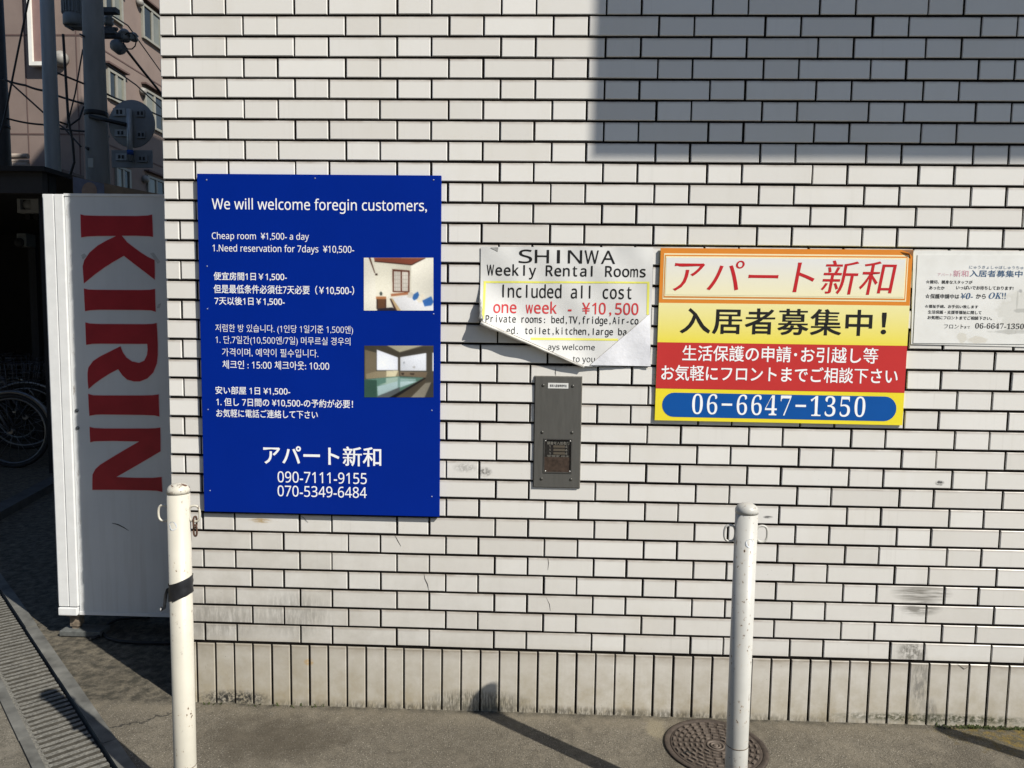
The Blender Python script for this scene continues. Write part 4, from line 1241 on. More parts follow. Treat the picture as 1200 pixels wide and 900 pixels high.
# grey patches of old tape
mb = MB()
for q in (((176, 297), (180, 296), (188, 307), (185, 309)), ((95, 299), (99, 297), (102, 300), (97, 304)), ((185, 357), (189, 355), (187, 361), (184, 361))):
    mb = MB(); mb.slab([(at(*k, Ys).x, at(*k, Ys).z) for k in q], Ys-0.0008, Ys-0.0001); mb.build('tape_patch', simple('grey_tape', (0.42, 0.43, 0.43), 0.4, 0.2, 60), ps)
mb = MB(); mb.tube([(at(*k, Ys).x, Ys-0.0006, at(*k, Ys).z) for k in ((131, 613), (138, 614.5), (145, 618), (151, 622))], [0.0006, 0.0022, 0.0018, 0.0004], 6)
mb.build('scratch', M['dark'], ps)

# hose lying under the sign
mb = MB(); pts = []
for px, py in ((105, 748), (114, 746), (121, 740), (124, 733), (130, 728)): pts.append(gnd(px, py, 0.012))
for px, py in ((123, 744), (135, 750), (150, 752), (170, 753), (200, 753), (230, 752)): pass
ring = [(105, 749), (115, 746), (121, 739), (127, 731), (138, 726), (155, 724), (175, 724)]
ring2 = [(120, 742), (127, 748), (140, 751.5), (160, 753), (185, 753.5), (215, 753)]
mb.tube([gnd(a, b_, 0.010) for a, b_ in ring], 0.007, 8)
mb.tube([gnd(a, b_, 0.010) for a, b_ in ring2], 0.007, 8)
tag(mb.build('hose', simple('black_rubber', (0.012, 0.012, 0.013), 0.6, 0.2, 30)), 'black rubber hose lying on the paving under the box sign', 'hose')

# weeds at the wall foot under the right notice
leafm = simple('weed_leaf', (0.05, 0.065, 0.018), 0.7, 0.4, 60)
mb = MB()
for k in range(260):
    x = random.choice([random.uniform(1.70, 2.1), random.uniform(1.8, 2.05), random.uniform(-0.95, -0.5) if k % 3 == 0 else random.uniform(1.75, 2.3)])
    if x < 0 and random.random() < 0.4: continue
    h = random.uniform(0.004, 0.016); a = random.uniform(0, 6.28); wv = random.uniform(0.002, 0.005)
    c = Vector((x, random.uniform(-0.020, -0.003), 0)); d = Vector((math.cos(a), math.sin(a)*0.5-0.3, 0))*h*0.8
    mb.add([c+Vector((-wv, 0, 0)), c+Vector((wv, 0, 0)), c+d+Vector((wv*.4, 0, h)), c+d+Vector((-wv*.6, 0, h*.8))], [(0, 1, 2, 3)])
o = mb.build('weeds', leafm); o['kind'] = 'stuff'; o['label'] = 'tiny weeds and moss tufts in the joint at the wall foot'

# ------------------------------------------------------------------ side street: pink building
pink = simple('pink_render', (0.185, 0.140, 0.120), 0.85, 0.10, 1.2, bmp=0.1)
grey_frame = simple('window_aluminium', (0.24, 0.235, 0.20), 0.5, 0.1, 10)
glass_lit = simple('curtained_glass', (0.16, 0.165, 0.135), 0.15, 0.15, 2, spec=0.6)
glass_dk = simple('dark_glass', (0.028, 0.032, 0.030), 0.12, 0.2, 2, spec=0.6)
black_m = simple('black_cable_sheath', (0.012, 0.012, 0.013), 0.6, 0.2, 20)
PY = 17.5
PX = at(97, 150, PY).x
PH = 15.0
pb = thing('pink_building', 'dull pink rendered apartment building down the side street', 'building', (PX, PY, 0))
mb = MB(); mb.box((PX-14, PY, 0), (PX, PY+26, PH)); mb.build('wall', pink, pb)
mb = MB(); mb.box((PX-14.1, PY-0.1, PH), (PX+0.1, PY+26.1, PH+0.3)); mb.build('roof', M['concrete'], pb)
seam_m = simple('pink_seam', (0.10, 0.065, 0.058), 0.9, 0.1, 4)
mb = MB()
for py in (41, 157):
    z = at(30, py, PY).z; mb.box((PX-14, PY-0.012, z-0.02), (PX+0.012, PY-0.002, z+0.02)); mb.box((PX+0.002, PY, z-0.02), (PX+0.012, PY+26, z+0.02))
for px in (31, 91):
    x = at(px, 100, PY).x; mb.box((x-0.015, PY-0.010, 3), (x+0.015, PY-0.002, PH))
mb.build('panel_seam', seam_m, pb)
def on_side(px, py):        # a photo point carried to the building's side face X = PX
    d = ray(px, py); t = (PX-CAM_LOC.x)/d.x
    return CAM_LOC+d*t
def side_window(px0, px1, pyt, pyb, left_dark, vent=True):
    """window on the receding face: photo columns px0..px1, top and bottom rows at the left jamb"""
    a = on_side(px0, pyt); b_ = on_side(px0, pyb); c = on_side(px1, pyt)
    y0, y1, z1, z0 = a.y, c.y, a.z, b_.z
    f = MB(); t = 0.07
    f.box((PX+0.002, y0, z0), (PX+0.07, y0+t*1.3, z1)); f.box((PX+0.002, y1-t*1.3, z0), (PX+0.07, y1, z1))
    f.box((PX+0.002, y0+t*1.3, z1-t), (PX+0.07, y1-t*1.3, z1)); f.box((PX+0.002, y0+t*1.3, z0), (PX+0.09, y1-t*1.3, z0+t))
    ym = (y0+y1)/2
    f.box((PX+0.002, ym-t*0.7, z0+t), (PX+0.06, ym+t*0.7, z1-t))
    fr = f.build('window', grey_frame, pb)
    g1 = MB(); g1.box((PX+0.002, y0+t*1.3, z0+t), (PX+0.03, ym-t*.7, z1-t)); o1 = g1.build('pane', glass_dk if left_dark else glass_lit, fr)
    g2 = MB(); g2.box((PX+0.002, ym+t*.7, z0+t), (PX+0.03, y1-t*1.3, z1-t)); o2 = g2.build('pane', glass_lit if left_dark else glass_dk, fr)
    for o in (o1, o2): o.matrix_parent_inverse = Matrix.Identity(4)
    s_ = MB(); s_.box((PX+0.002, y0-0.1, z1+0.10), (PX+0.16, y1+0.1, z1+0.15)); s_.build('window_hood', seam_m, pb)
side_window(119, 141, -22, 14, True); side_window(164.5, 187, 2, 43, True)
side_window(124, 144, 79, 114, True); side_window(167.5, 190, 103, 146, False)
side_window(134, 151, 193, 236, False); side_window(171, 192, 205, 244, False)
for px, py in ((161, 3), (165, 107), (168, 210), (73, 70)):
    p = on_side(px, py) if px > 97 else at(px, py, PY)
    mb = MB()
    if px > 97: mb.lathe([(0.11, 0), (0.12, 0.07), (0.09, 0.15), (0.02, 0.18)], (p.x+0.002, p.y, p.z), 14, 'x')
    else: mb.lathe([(0.20, 0.0), (0.21, 0.1), (0.15, 0.2), (0.02, 0.25)], (p.x, PY-0.002, p.z), 14, 'y')
    mb.build('vent_cap', simple('vent_grey', (0.22, 0.21, 0.19), 0.5, 0.15, 8), pb)
# drain pipes and eave over the ground floor
mb = MB()
for py, r in ((183, 0.07), (189, 0.05), (194, 0.09)):
    mb.tube([(PX-12, PY-0.5, at(30, py, PY-0.5).z), (PX-1.2, PY-0.5, at(30, py, PY-0.5).z)], r, 10)
mb.build('pipe', simple('pipe_beige', (0.22, 0.18, 0.15), 0.6, 0.15, 6), pb)
mb = MB(); z = at(30, 198, PY-0.6).z; mb.box((PX-13, PY-0.9, z-0.25), (PX+0.0, PY-0.002, z-0.06)); mb.build('canopy', simple('dark_canopy', (0.06, 0.045, 0.04), 0.8, 0.2, 4), pb)
mb = MB(); mb.box((PX+0.002, PY+0.3, 0), (PX+0.05, PY+24, 4.9)); mb.build('lower_cladding', simple('brown_corrugated', (0.060, 0.040, 0.038), 0.7, 0.3, 30, stretch=(1, 8, 0.05)), pb)
# white framed light box hung on the front
lb0 = at(37, 78, PY-0.1); lb1 = at(62, 78, PY-0.1); lb0 = Vector((lb0.x, lb0.y, at(37, -25, PY-0.1).z))
ls = thing('hanging_light_box', 'white rimmed vertical light box on the pink building', 'sign', (lb0.x, PY-0.6, lb1.z))
mb = MB(); rim = 0.10
x0, x1, z0, z1 = lb0.x, lb1.x, lb1.z, lb0.z
mb.box((x0, PY-0.20, z0), (x0+rim, PY-0.06, z1)); mb.box((x1-rim, PY-0.20, z0), (x1, PY-0.06, z1)); mb.box((x0+rim, PY-0.20, z0), (x1-rim, PY-0.06, z0+rim)); mb.box((x0+rim, PY-0.20, z1-rim), (x1-rim, PY-0.06, z1))
mb.build('rim', simple('white_rim', (0.72, 0.70, 0.64), 0.4, 0.05, 5), ls)
mb = MB(); mb.box((x0+rim, PY-0.14, z0+rim), (x1-rim, PY-0.07, z1-rim)); mb.build('panel', simple('faded_panel', (0.22, 0.14, 0.125), 0.6, 0.1, 3), ls)
mb = MB(); mb.box((x0+0.1, PY-0.06, z0+0.6), (x0+0.2, PY-0.002, z0+0.7)); mb.box((x1-0.2, PY-0.06, z0+0.6), (x1-0.1, PY-0.002, z0+0.7)); mb.build('bracket', grey_frame, ls)

# ------------------------------------------------------------------ poles
def pole(name, label, px_c, half_px, Y, py_ref, H, mat, taper=0.985, group=None):
    a = at(px_c-half_px, py_ref, Y); b_ = at(px_c+half_px, py_ref, Y)
    r = (b_.x-a.x)/2; x = (a.x+b_.x)/2
    root = thing(name, label, 'pole', (x, Y, 0), group)
    zr = at(px_c, py_ref, Y).z
    mb = MB(); mb.lathe([(r*1.30, -0.05), (r, zr), (r*(1-0.065*(H-zr)), H)], (x, Y, 0), 28); mb.build('shaft', mat, root)
    return root, x, r
conc = simple('pole_concrete', (0.235, 0.235, 0.225), 0.85, 0.18, 5, bmp=0.25, stretch=(1, 1, 0.25))
galv = simple('galvanised_steel', (0.26, 0.28, 0.29), 0.55, 0.2, 5, metal=0.15, stretch=(1, 1, 0.2))
UY = 6.4
cp, cpx, cpr = pole('utility_pole', 'thick concrete utility pole carrying the round road sign', 111.5, 11.6, UY, 100, 9.0, conc)
sp, spx, spr = pole('steel_pole', 'slim grey steel pole carrying the transformer bracket', 58.8, 7.6, 5.6, 100, 8.5, galv)
dp, dpx, dpr = pole('dark_pole', 'black painted pole rising behind the bicycle shelter', 0.5, 8, 9.6, 120, 9.5, simple('black_paint', (0.018, 0.019, 0.02), 0.6, 0.2, 9))
mb = MB()
for py in (134,): z = at(114, py, UY).z; mb.lathe([(cpr+0.006, z-0.03), (cpr+0.012, z-0.02), (cpr+0.012, z+0.02), (cpr+0.006, z+0.03)], (cpx, UY, 0), 28)
mb.build('band', black_m, cp)
for px, py in ((102, 44), (108, 175)):
    p = at(px, py, UY-cpr); mb = MB(); mb.tube([(p.x-0.05, UY-cpr*0.8, p.z+0.02), (p.x-0.02, UY-cpr-0.10, p.z), (p.x+0.05, UY-cpr-0.16, p.z-0.04)], 0.011, 8); mb.build('step_bolt', black_m, cp)
a, b_ = at(103.5, 185.5, UY-cpr), at(110, 196.5, UY-cpr); mb = MB(); mb.box((a.x, UY-cpr-0.012, a.z), (b_.x, UY-cpr+0.05, b_.z)); mb.build('number_tag', flat('tag_grey', (0.42, 0.42, 0.38), 0.5), cp)
for root_, x_, y_, r_, zs in ((sp, spx, 5.6, spr, (1.0, 8.3)), (dp, dpx, 9.6, dpr, (4.5, 9.4))):
    for z_ in zs:
        mb = MB(); mb.lathe([(r_*0.9, z_-0.03), (r_*1.05+0.006, z_-0.025), (r_*1.05+0.006, z_+0.025), (r_*0.9, z_+0.03)], (x_, y_, 0), 24); mb.build('band', galv if root_ is sp else black_m, root_)
# transformer on a bracket of the steel pole
TY = 6.9
tx0, tx1 = at(74, 10, TY).x, at(101, 10, TY).x; tzb = at(84, 32, TY).z; tr_ = (tx1-tx0)/2; tx = (tx0+tx1)/2
tf = thing('pole_transformer', 'ribbed grey transformer tank between the steel and concrete poles', 'transformer', (tx, TY, tzb))
tm = simple('transformer_grey', (0.17, 0.19, 0.20), 0.55, 0.15, 12)
mb = MB(); mb.lathe([(tr_*0.80, tzb), (tr_*0.92, tzb+0.02), (tr_*0.92, tzb+0.12), (tr_*0.86, tzb+0.14), (tr_*0.86, tzb+0.8), (tr_*0.3, tzb+0.9)], (tx, TY, 0), 28); mb.build('tank', tm, tf)
for k in range(22):
    a = 2*math.pi*k/22; mb = MB(); mb.obox((tx+tr_*0.92*math.cos(a), TY+tr_*0.92*math.sin(a), tzb+0.42), (math.cos(a), math.sin(a), 0), (-math.sin(a), math.cos(a), 0), (0, 0, 1), tr_*0.08, 0.006, 0.27); mb.build('cooling_fin', tm, tf)
zb = at(84, 39, TY).z
ab = thing('transformer_bracket', 'steel arm bracket under the ribbed transformer', 'bracket', (tx, TY, zb))
mb = MB(); ax1 = at(108, 39, TY).x
mb.box((spx+spr*0.7, TY-0.09, zb-0.03), (ax1, TY-0.03, zb+0.03)); mb.box((spx+spr*0.7, TY+0.05, zb-0.03), (ax1, TY+0.11, zb+0.03)); mb.build('arm', simple('bracket_steel', (0.08, 0.085, 0.09), 0.6, 0.2, 20, metal=0.4), ab)
z2 = at(70, 13, TY).z
mb = MB(); mb.box((spx+spr*0.7, TY-0.05, z2-0.03), (tx0+0.05, TY+0.05, z2+0.03)); mb.tube([(spx+spr, TY-0.06, zb+0.03), (tx0+0.10, TY-0.06, tzb)], 0.022, 8); mb.tube([(tx0+0.16, TY-0.06, zb+0.02), (tx0+0.06, TY-0.06, tzb)], 0.018, 8); mb.build('strut', ab.children[0].data.materials[0], ab)

# ------------------------------------------------------------------ back of the round road sign and its plate
SY = UY-0.05
c = at(155, 145.5, SY); RR = at(182, 145, SY).x-c.x
signback = simple('sign_back_grey', (0.20, 0.205, 0.205), 0.5, 0.1, 6, metal=0.2)
alum_b = simple('bright_rail', (0.34, 0.35, 0.35), 0.4, 0.15, 20, metal=0.3)
rs_ = thing('round_road_sign', 'grey back of a round road sign clamped to the concrete pole', 'road sign', (c.x, SY, c.z))
mb = MB(); mb.lathe([(RR, 0), (RR, 0.012), (RR*0.97, 0.016), (0.001, 0.016)], (c.x, SY, c.z), 48, 'y'); mb.build('disc', signback, rs_)
px_tube = at(151.8, 150, SY-0.06).x
zt, zb = at(152, 128, SY-.06).z, at(154, 189, SY-.06).z
mb = MB(); mb.tube([(px_tube, SY-0.06, zb), (px_tube, SY-0.06, zt)], 0.034, 16); mb.build('post', alum_b, rs_)
za = at(125, 140, SY-.06).z; zc = at(150, 147, SY-.06).z
mb = MB(); mb.tube([(cpx, UY-cpr-0.01, za+0.03), (px_tube-0.02, SY-0.09, zc)], 0.024, 10); mb.build('arm', black_m, rs_)
mb = MB(); mb.tube([(px_tube, SY-0.06, at(152, 181, SY).z-0.02), (px_tube, SY-0.06, at(152, 181, SY).z+0.035)], 0.0365, 16); mb.build('blue_band', flat('blue_tape', (0.02, 0.06, 0.22), 0.5), rs_)
for px0, py0, px1, py1, k in ((133, 127, 148, 136, 1), (160, 129, 170, 137, 0), (135, 152, 149, 160, 1), (161, 154, 171, 162, 0)):
    a, b_ = at(px0, py0, SY-.02), at(px1, py1, SY-.02); mb = MB(); mb.box((a.x, SY-0.035, b_.z), (b_.x, SY-0.0165, a.z)); cl = mb.build('rail', alum_b if k else signback, rs_)
    m2 = MB(); xm = (a.x+b_.x)/2; m2.box((xm-0.035, SY-0.04, b_.z+0.02), (xm-0.01, SY-0.0355, a.z-0.02)); m2.box((xm+0.01, SY-0.04, b_.z+0.02), (xm+0.035, SY-0.0355, a.z-0.02)); q_ = m2.build('clip', black_m, rs_)
a, b_ = at(131, 176, SY), at(179.5, 197, SY)
pl = thing('road_sign_plate', 'small grey rectangular sign plate under the round road sign', 'road sign', ((a.x+b_.x)/2, SY, b_.z))
mb = MB(); mb.box((a.x, SY-0.012, b_.z), (b_.x, SY, a.z), 0.005); mb.build('plate', signback, pl)
for px0, py0, px1, py1, k in ((136, 180, 149, 188, 1), (161, 182, 173, 190, 0)):
    a, b_ = at(px0, py0, SY-.02), at(px1, py1, SY-.02); mb = MB(); mb.box((a.x, SY-0.030, b_.z), (b_.x, SY-0.0125, a.z)); mb.build('rail', alum_b if k else signback, pl)
    m2 = MB(); xm = (a.x+b_.x)/2; m2.box((xm-0.035, SY-0.036, b_.z+0.02), (xm-0.01, SY-0.0305, a.z-0.02)); m2.box((xm+0.01, SY-0.036, b_.z+0.02), (xm+0.035, SY-0.0305, a.z-0.02)); m2.build('clip', black_m, pl)

# ------------------------------------------------------------------ overhead cables
def cable(pts, r, label, group='overhead cables in the side street', sag=0.0):
    P3 = [at(px, py, Y) for px, py, Y in pts]
    out = []
    for i in range(len(P3)-1):
        n = 8
        for k in range(n+(i == len(P3)-2)):
            t = k/n; p = P3[i].lerp(P3[i+1], t)
            p = p-Vector((0, 0, sag*4*t*(1-t))); out.append(p)
    mb = MB(); mb.tube(out, r, 6)
    return tag(mb.build('overhead_cable', black_m), label, 'cable', group)
cable([(118, 22, 7.5), (140, 48, 8.2), (165, 80, 9), (195, 117, 10)], 0.020, 'thickest black cable falling from the crossarm to the tiled corner')
cable([(125, 110, 7), (160, 122, 8), (200, 140, 9.5)], 0.012, 'black cable passing above the round road sign', sag=0.02)
cable([(35, -8, 5.4), (22, 55, 5.4), (8, 125, 5.4), (-6, 185, 5.4)], 0.010, 'straight grey stay wire slanting down beside the black pole')
cable([(74, 40, 5.8), (77, 90, 5.8), (80, 140, 5.8), (85, 165, 5.8), (87, 190, 5.8), (80, 212, 5.8)], 0.014, 'vertical black cable hanging under the transformer bracket')
cable([(70, 143, 5.9), (82, 147, 6.0), (93, 139, 6.1), (98, 125, 6.2)], 0.011, 'black cable looped between the steel and concrete poles')
cable([(4, 93, 9), (30, 100, 9), (50, 106, 9), (100, 122, 9)], 0.018, 'thin wire with hangers strung behind the steel pole', sag=0.01)
cable([(10, 95, 9.3), (52, 133, 9.3), (75, 150, 9.3), (95, 172, 9.3)], 0.014, 'thin wire sloping down steeply behind the steel pole')
cable([(6, 138, 9.6), (50, 146, 9.6), (100, 154, 9.6), (128, 160, 9.6)], 0.016, 'thin wire running almost level over the beige pipes', sag=0.02)
cable([(117, 9, 7.2), (150, 30, 8.5), (190, 86, 11)], 0.010, 'fine service wire crossing the upper pink windows')
cable([(118, 70, 7.2), (160, 100, 8.5), (190, 128, 10)], 0.010, 'fine service wire crossing the middle pink windows')
cable([(66, 85, 6.2), (98, 98, 6.3)], 0.012, 'short wire between the steel pole and the concrete pole')
cable([(97, 58, 8), (88, 110, 8), (78, 150, 8)], 0.010, 'fine drop wire beside the hanging black cable')
# line hardware right of the concrete pole
hx = at(140, 45, 7.6)
lh = thing('line_hardware', 'cluster of insulators and a splice box beside the concrete pole', 'line hardware', hx)
mb = MB(); a, b_ = at(118, 38, 7.6), at(157, 43, 7.6); mb.tube([a, b_], 0.03, 8); mb.build('crossarm', black_m, lh)
for px, py, r in ((127, 24, .07), (127, 20, .05), (146, 41, .085), (157, 43, .06)):
    p = at(px, py, 7.55); mb = MB(); mb.lathe([(r*.6, -r), (r, -r*.6), (r*.7, -r*.1), (r, r*.2), (r*.5, r*.8), (0.004, r)], p, 14); mb.build('insulator', simple('insulator_grey', (0.20, 0.21, 0.21), 0.35, 0.2, 20), lh)
p = at(132, 50, 7.55); q = at(145, 60, 7.55)
mb = MB(); mb.tube([p, p.lerp(q, .2), p.lerp(q, .8), q], [0.05, 0.085, 0.085, 0.05], 12); mb.build('splice_box', tm, lh)
mb = MB(); p = at(152, 48, 7.5); pts = [p+Vector((0.09*math.cos(k/10*6.28), 0, 0.11*math.sin(k/10*6.28))) for k in range(10)]; mb.tube(pts, 0.008, 6, closed=True); mb.build('wire_loop', black_m, lh)

# ------------------------------------------------------------------ weathered poster board over the top of the box sign
BYp = 3.0
pbn = thing('poster_board', 'weathered poster board showing above the white box sign', 'poster', (at(110, 225, BYp).x, BYp, at(110, 225, BYp).z))
def bpts(L): return [(at(*q, BYp).x, at(*q, BYp).z) for q in L]
mb = MB(); mb.slab(bpts([(85, 206.5), (128, 216), (195, 229), (195, 300), (88, 300)]), BYp, BYp+0.03); mb.build('board', simple('poster_tan', (0.14, 0.105, 0.07), 0.6, 0.2, 10), pbn)
mb = MB(); mb.slab(bpts([(85.5, 207), (122, 215.2), (125, 300), (88, 300)]), BYp-0.002, BYp-0.0005); mb.build('print', simple('poster_blue', (0.085, 0.10, 0.15), 0.6, 0.2, 12), pbn)
mb = MB(); mb.slab(bpts([(105+9*math.cos(k/14*6.283), 224+10.5*math.sin(k/14*6.283)) for k in range(14)]), BYp-0.004, BYp-0.0025); mb.build('print_shape', simple('poster_skin', (0.20, 0.145, 0.115), 0.6, 0.15, 20), pbn)
mb = MB(); mb.box((at(90, 225, BYp).x, BYp+0.031, 0), (at(90, 225, BYp).x+0.05, BYp+0.07, 2.0)); mb.box((at(170, 225, BYp).x, BYp+0.031, 0), (at(170, 225, BYp).x+0.05, BYp+0.07, 2.0)); mb.build('post', grey_frame, pbn)

# ------------------------------------------------------------------ bicycle shelter, its deep shade put into near-black walls
dkm = simple('shade_black_sheet', (0.010, 0.010, 0.011), 0.8, 0.3, 3)
ZR = at(20, 214, 3.7).z; SR = at(53, 300, 3.75).x
sh = thing('bicycle_shelter', 'sheet-walled bicycle shelter coloured as deep shade behind the box sign', 'shelter', (SR-2, 5.5, 0))
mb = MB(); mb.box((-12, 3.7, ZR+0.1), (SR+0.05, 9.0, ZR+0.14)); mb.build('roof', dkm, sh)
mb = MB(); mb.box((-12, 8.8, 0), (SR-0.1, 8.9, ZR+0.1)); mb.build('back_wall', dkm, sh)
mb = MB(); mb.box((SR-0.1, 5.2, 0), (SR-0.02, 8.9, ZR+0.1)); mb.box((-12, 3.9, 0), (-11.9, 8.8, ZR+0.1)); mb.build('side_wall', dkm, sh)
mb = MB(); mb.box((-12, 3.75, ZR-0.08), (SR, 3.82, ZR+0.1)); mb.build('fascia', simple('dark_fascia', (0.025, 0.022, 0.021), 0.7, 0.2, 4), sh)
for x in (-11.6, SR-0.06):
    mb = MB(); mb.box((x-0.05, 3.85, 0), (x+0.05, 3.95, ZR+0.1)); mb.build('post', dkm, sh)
# air conditioner hung at the shelter
AY = 5.2
a, b_ = at(19.5, 229.5, AY), at(40, 249.5, AY); c_ = at(46, 249, AY)
ac = thing('air_conditioner', 'wall-hung outdoor air conditioner unit with dark fan grille', 'air conditioner', (a.x, AY, b_.z))
acm = simple('ac_casing', (0.30, 0.31, 0.31), 0.5, 0.1, 8)
t = 0.035
mb = MB()
mb.box((a.x, AY, b_.z), (a.x+t, AY+0.3, a.z)); mb.box((b_.x-t, AY, b_.z), (c_.x, AY+0.3, a.z)); mb.box((a.x+t, AY, a.z-t), (b_.x-t, AY+0.3, a.z)); mb.box((a.x+t, AY, b_.z), (b_.x-t, AY+0.3, b_.z+t)); mb.build('casing', acm, ac)
mb = MB(); mb.box((a.x+t, AY+0.05, b_.z+t), (b_.x-t, AY+0.3, a.z-t)); mb.build('grille', simple('grille_black', (0.012, 0.012, 0.012), 0.6, 0.2, 20), ac)
mb = MB(); xm, zm = (a.x+b_.x)/2, (a.z+b_.z)/2; mb.lathe([(0.055, 0), (0.05, 0.02), (0.001, 0.025)], (xm, AY+0.05, zm), 14, 'y'); mb.build('fan_hub', acm, ac)
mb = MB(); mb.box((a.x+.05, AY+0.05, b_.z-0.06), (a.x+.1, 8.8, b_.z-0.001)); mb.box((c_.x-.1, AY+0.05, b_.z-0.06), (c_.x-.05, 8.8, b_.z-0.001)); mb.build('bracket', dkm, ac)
a, b_ = at(19, 273, 5.0), at(31, 289, 5.0)
mt = thing('meter_box', 'small grey meter box in the dark under the air conditioner', 'meter box', (a.x, 5.0, b_.z))
mb = MB(); mb.box((a.x, 5.0, b_.z), (b_.x, 5.15, a.z), 0.01); mb.build('box', simple('meter_grey', (0.10, 0.11, 0.11), 0.5, 0.15, 12), mt)
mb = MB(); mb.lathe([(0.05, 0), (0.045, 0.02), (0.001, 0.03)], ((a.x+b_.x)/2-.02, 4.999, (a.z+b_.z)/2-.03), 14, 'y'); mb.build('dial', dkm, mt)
mb = MB(); mb.box(((a.x+b_.x)/2-.04, 5.15, 0), ((a.x+b_.x)/2+.04, 5.2, a.z)); mb.build('post', dkm, mt)

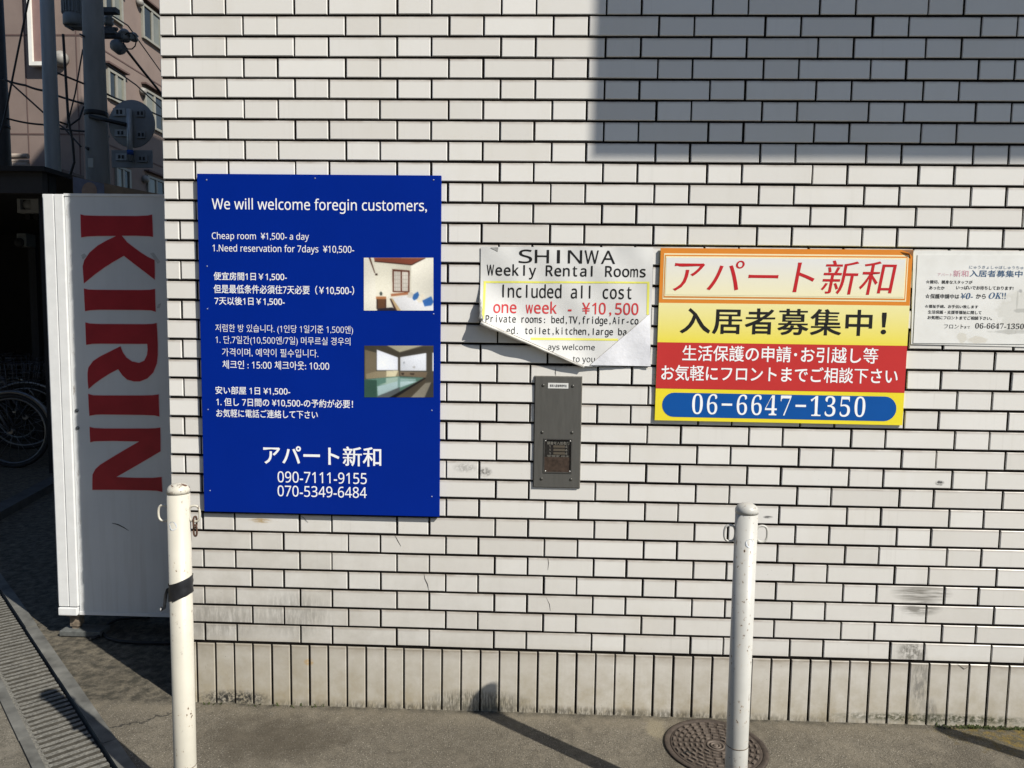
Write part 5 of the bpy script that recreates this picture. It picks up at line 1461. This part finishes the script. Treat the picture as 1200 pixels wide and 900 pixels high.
# ------------------------------------------------------------------ bicycles
chrome = simple('bike_chrome', (0.16, 0.165, 0.17), 0.3, 0.2, 30, metal=0.8)
rubber = simple('bike_rubber', (0.014, 0.014, 0.014), 0.8, 0.2, 40)
frame_m = simple('bike_frame_paint', (0.05, 0.055, 0.065), 0.35, 0.2, 10)
def bicycle():
    root = thing('bicycle', '', 'bicycle', (0, 0, 0), 'bicycles parked in the dark shelter')
    Rw = 0.33
    for x in (-0.52, 0.52):
        c = Vector((x, 0, Rw+0.016))
        ring = lambda r, n=40: [c+Vector((r*math.cos(2*math.pi*k/n), 0, r*math.sin(2*math.pi*k/n))) for k in range(n)]
        mb = MB(); mb.tube(ring(Rw), 0.019, 8, closed=True); w_o = mb.build('wheel', rubber, root)
        m2 = MB(); m2.tube(ring(Rw-0.026), 0.011, 8, closed=True); o = m2.build('rim', chrome, root); o.parent = w_o
        m2 = MB()
        for k in range(18):
            a = 2*math.pi*k/18; m2.tube([c+Vector((0.025*math.cos(a+.6), 0.03*(-1)**k, 0.025*math.sin(a+.6))), c+Vector(((Rw-.03)*math.cos(a), 0, (Rw-.03)*math.sin(a)))], 0.0022, 4)
        m2.lathe([(0.026, -0.04), (0.026, 0.04)], c, 12, 'y'); o = m2.build('spokes', chrome, root); o.parent = w_o
        mb = MB(); arc = [c+Vector(((Rw+.035)*math.cos(a), 0, (Rw+.035)*math.sin(a))) for a in np.linspace(0.2 if x > 0 else 0.3, 2.6 if x > 0 else 3.3, 18)]
        mb.tube(arc, 0.022, 6); mb.build('mudguard', chrome, root)
    BB = Vector((-0.08, 0, 0.29)); ST = Vector((-0.2, 0, 0.72)); HT = Vector((0.33, 0, 0.78)); HB = Vector((0.38, 0, 0.62)); RA = Vector((-0.52, 0, 0.346)); FA = Vector((0.52, 0, 0.346))
    mb = MB()
    mb.tube([BB, ST], 0.017); mb.tube([BB, Vector((0.1, 0, 0.36)), HB], 0.021); mb.tube([ST-Vector((0, 0, .2)), HT-Vector((0, 0, .08))], 0.015); mb.tube([HB, HT], 0.02)
    for s in (-1, 1):
        mb.tube([BB, RA+Vector((0, .05*s, 0))], 0.010); mb.tube([ST-Vector((0, 0, .08)), RA+Vector((0, .05*s, 0))], 0.009); mb.tube([HB, HB+Vector((.03, .05*s, -.06)), FA+Vector((0, .05*s, 0))], 0.011)
    mb.build('frame', frame_m, root)
    mb = MB(); mb.tube([HT, HT+Vector((-.03, 0, .16))], 0.012)
    H0 = HT+Vector((-.03, 0, .16))
    mb.tube([H0+Vector((-.22, -.28, .02)), H0+Vector((-.05, -.27, .05)), H0+Vector((.03, -.1, .01)), H0, H0+Vector((.03, .1, .01)), H0+Vector((-.05, .27, .05)), H0+Vector((-.22, .28, .02))], 0.011); mb.build('handlebar', chrome, root)
    mb = MB(); mb.tube([ST, ST+Vector((-.03, 0, .12))], 0.013); mb.build('seat_post', chrome, root)
    mb = MB(); q = ST+Vector((-.06, 0, .15)); mb.tube([q+Vector((-.13, 0, .01)), q+Vector((-.05, 0, .02)), q+Vector((.05, 0, .005)), q+Vector((.15, 0, 0))], [0.085, 0.09, 0.045, 0.02], 10); mb.build('saddle', rubber, root)
    mb = MB(); bc = Vector((0.56, 0, 0.86))
    for z, wv in ((-.12, .13), (-.04, .145), (.04, .155), (.12, .17)):
        mb.tube([bc+Vector((sx*wv, sy*wv*1.1, z)) for sx, sy in ((-1, -1), (1, -1), (1, 1), (-1, 1))], 0.004, 5, closed=True)
    for k in range(6):
        for sx, sy in ((-1, None), (1, None), (None, -1), (None, 1)):
            t = -1+2*k/5
            lo = (sx*.13, t*.143) if sy is None else (t*.13, sy*.143); hi = (sx*.17, t*.187) if sy is None else (t*.17, sy*.187)
            mb.tube([bc+Vector((*lo, -.12)), bc+Vector((*hi, .12))], 0.003, 4)
    mb.build('basket', frame_m, root)
    mb = MB(); mb.lathe([(0.09, -0.006), (0.09, 0.006)], BB+Vector((0, -.04, 0)), 20, 'y'); mb.tube([BB+Vector((0, -.06, 0)), BB+Vector((.12, -.06, -.12))], 0.009); mb.tube([BB+Vector((0, .06, 0)), BB+Vector((-.12, .06, .12))], 0.009); mb.build('crank', chrome, root)
    return root
bike = bicycle()
specs = [(gnd(17, 548), 0.05, 'bicycle with its big front wheel turned out of the dark shelter'),
         (Vector((-5.6, 4.75, 0)), 0.5, 'bicycle half hidden behind the bicycle whose big wheel shows'),
         (Vector((-6.1, 5.6, 0)), -0.2, 'bicycle deepest in the dark shelter, below the air conditioner')]
for i, (p, rz, lab) in enumerate(specs):
    o = bike if i == 0 else copy_tree(bike)
    off = Matrix.Rotation(rz, 3, 'Z') @ Vector((0.52, 0, 0)) if i == 0 else Vector((0, 0, 0))
    o.location = (p.x-off.x, p.y-off.y, 0); o.rotation_euler = (0, 0, rz); o['label'] = lab
# low kerb stone by the shelter
a, b_ = gnd(-12, 611), gnd(64, 569)
d = (b_-a).normalized(); n_ = Vector((-d.y, d.x, 0))
mb = MB(); mb.obox((a+b_)/2+Vector((0, 0, 0.03)), d, n_, (0, 0, 1), (b_-a).length/2+1.5, 0.06, 0.03)
struct(mb.build('shelter_kerb', simple('old_kerb', (0.05, 0.05, 0.048), 0.9, 0.4, 9)))
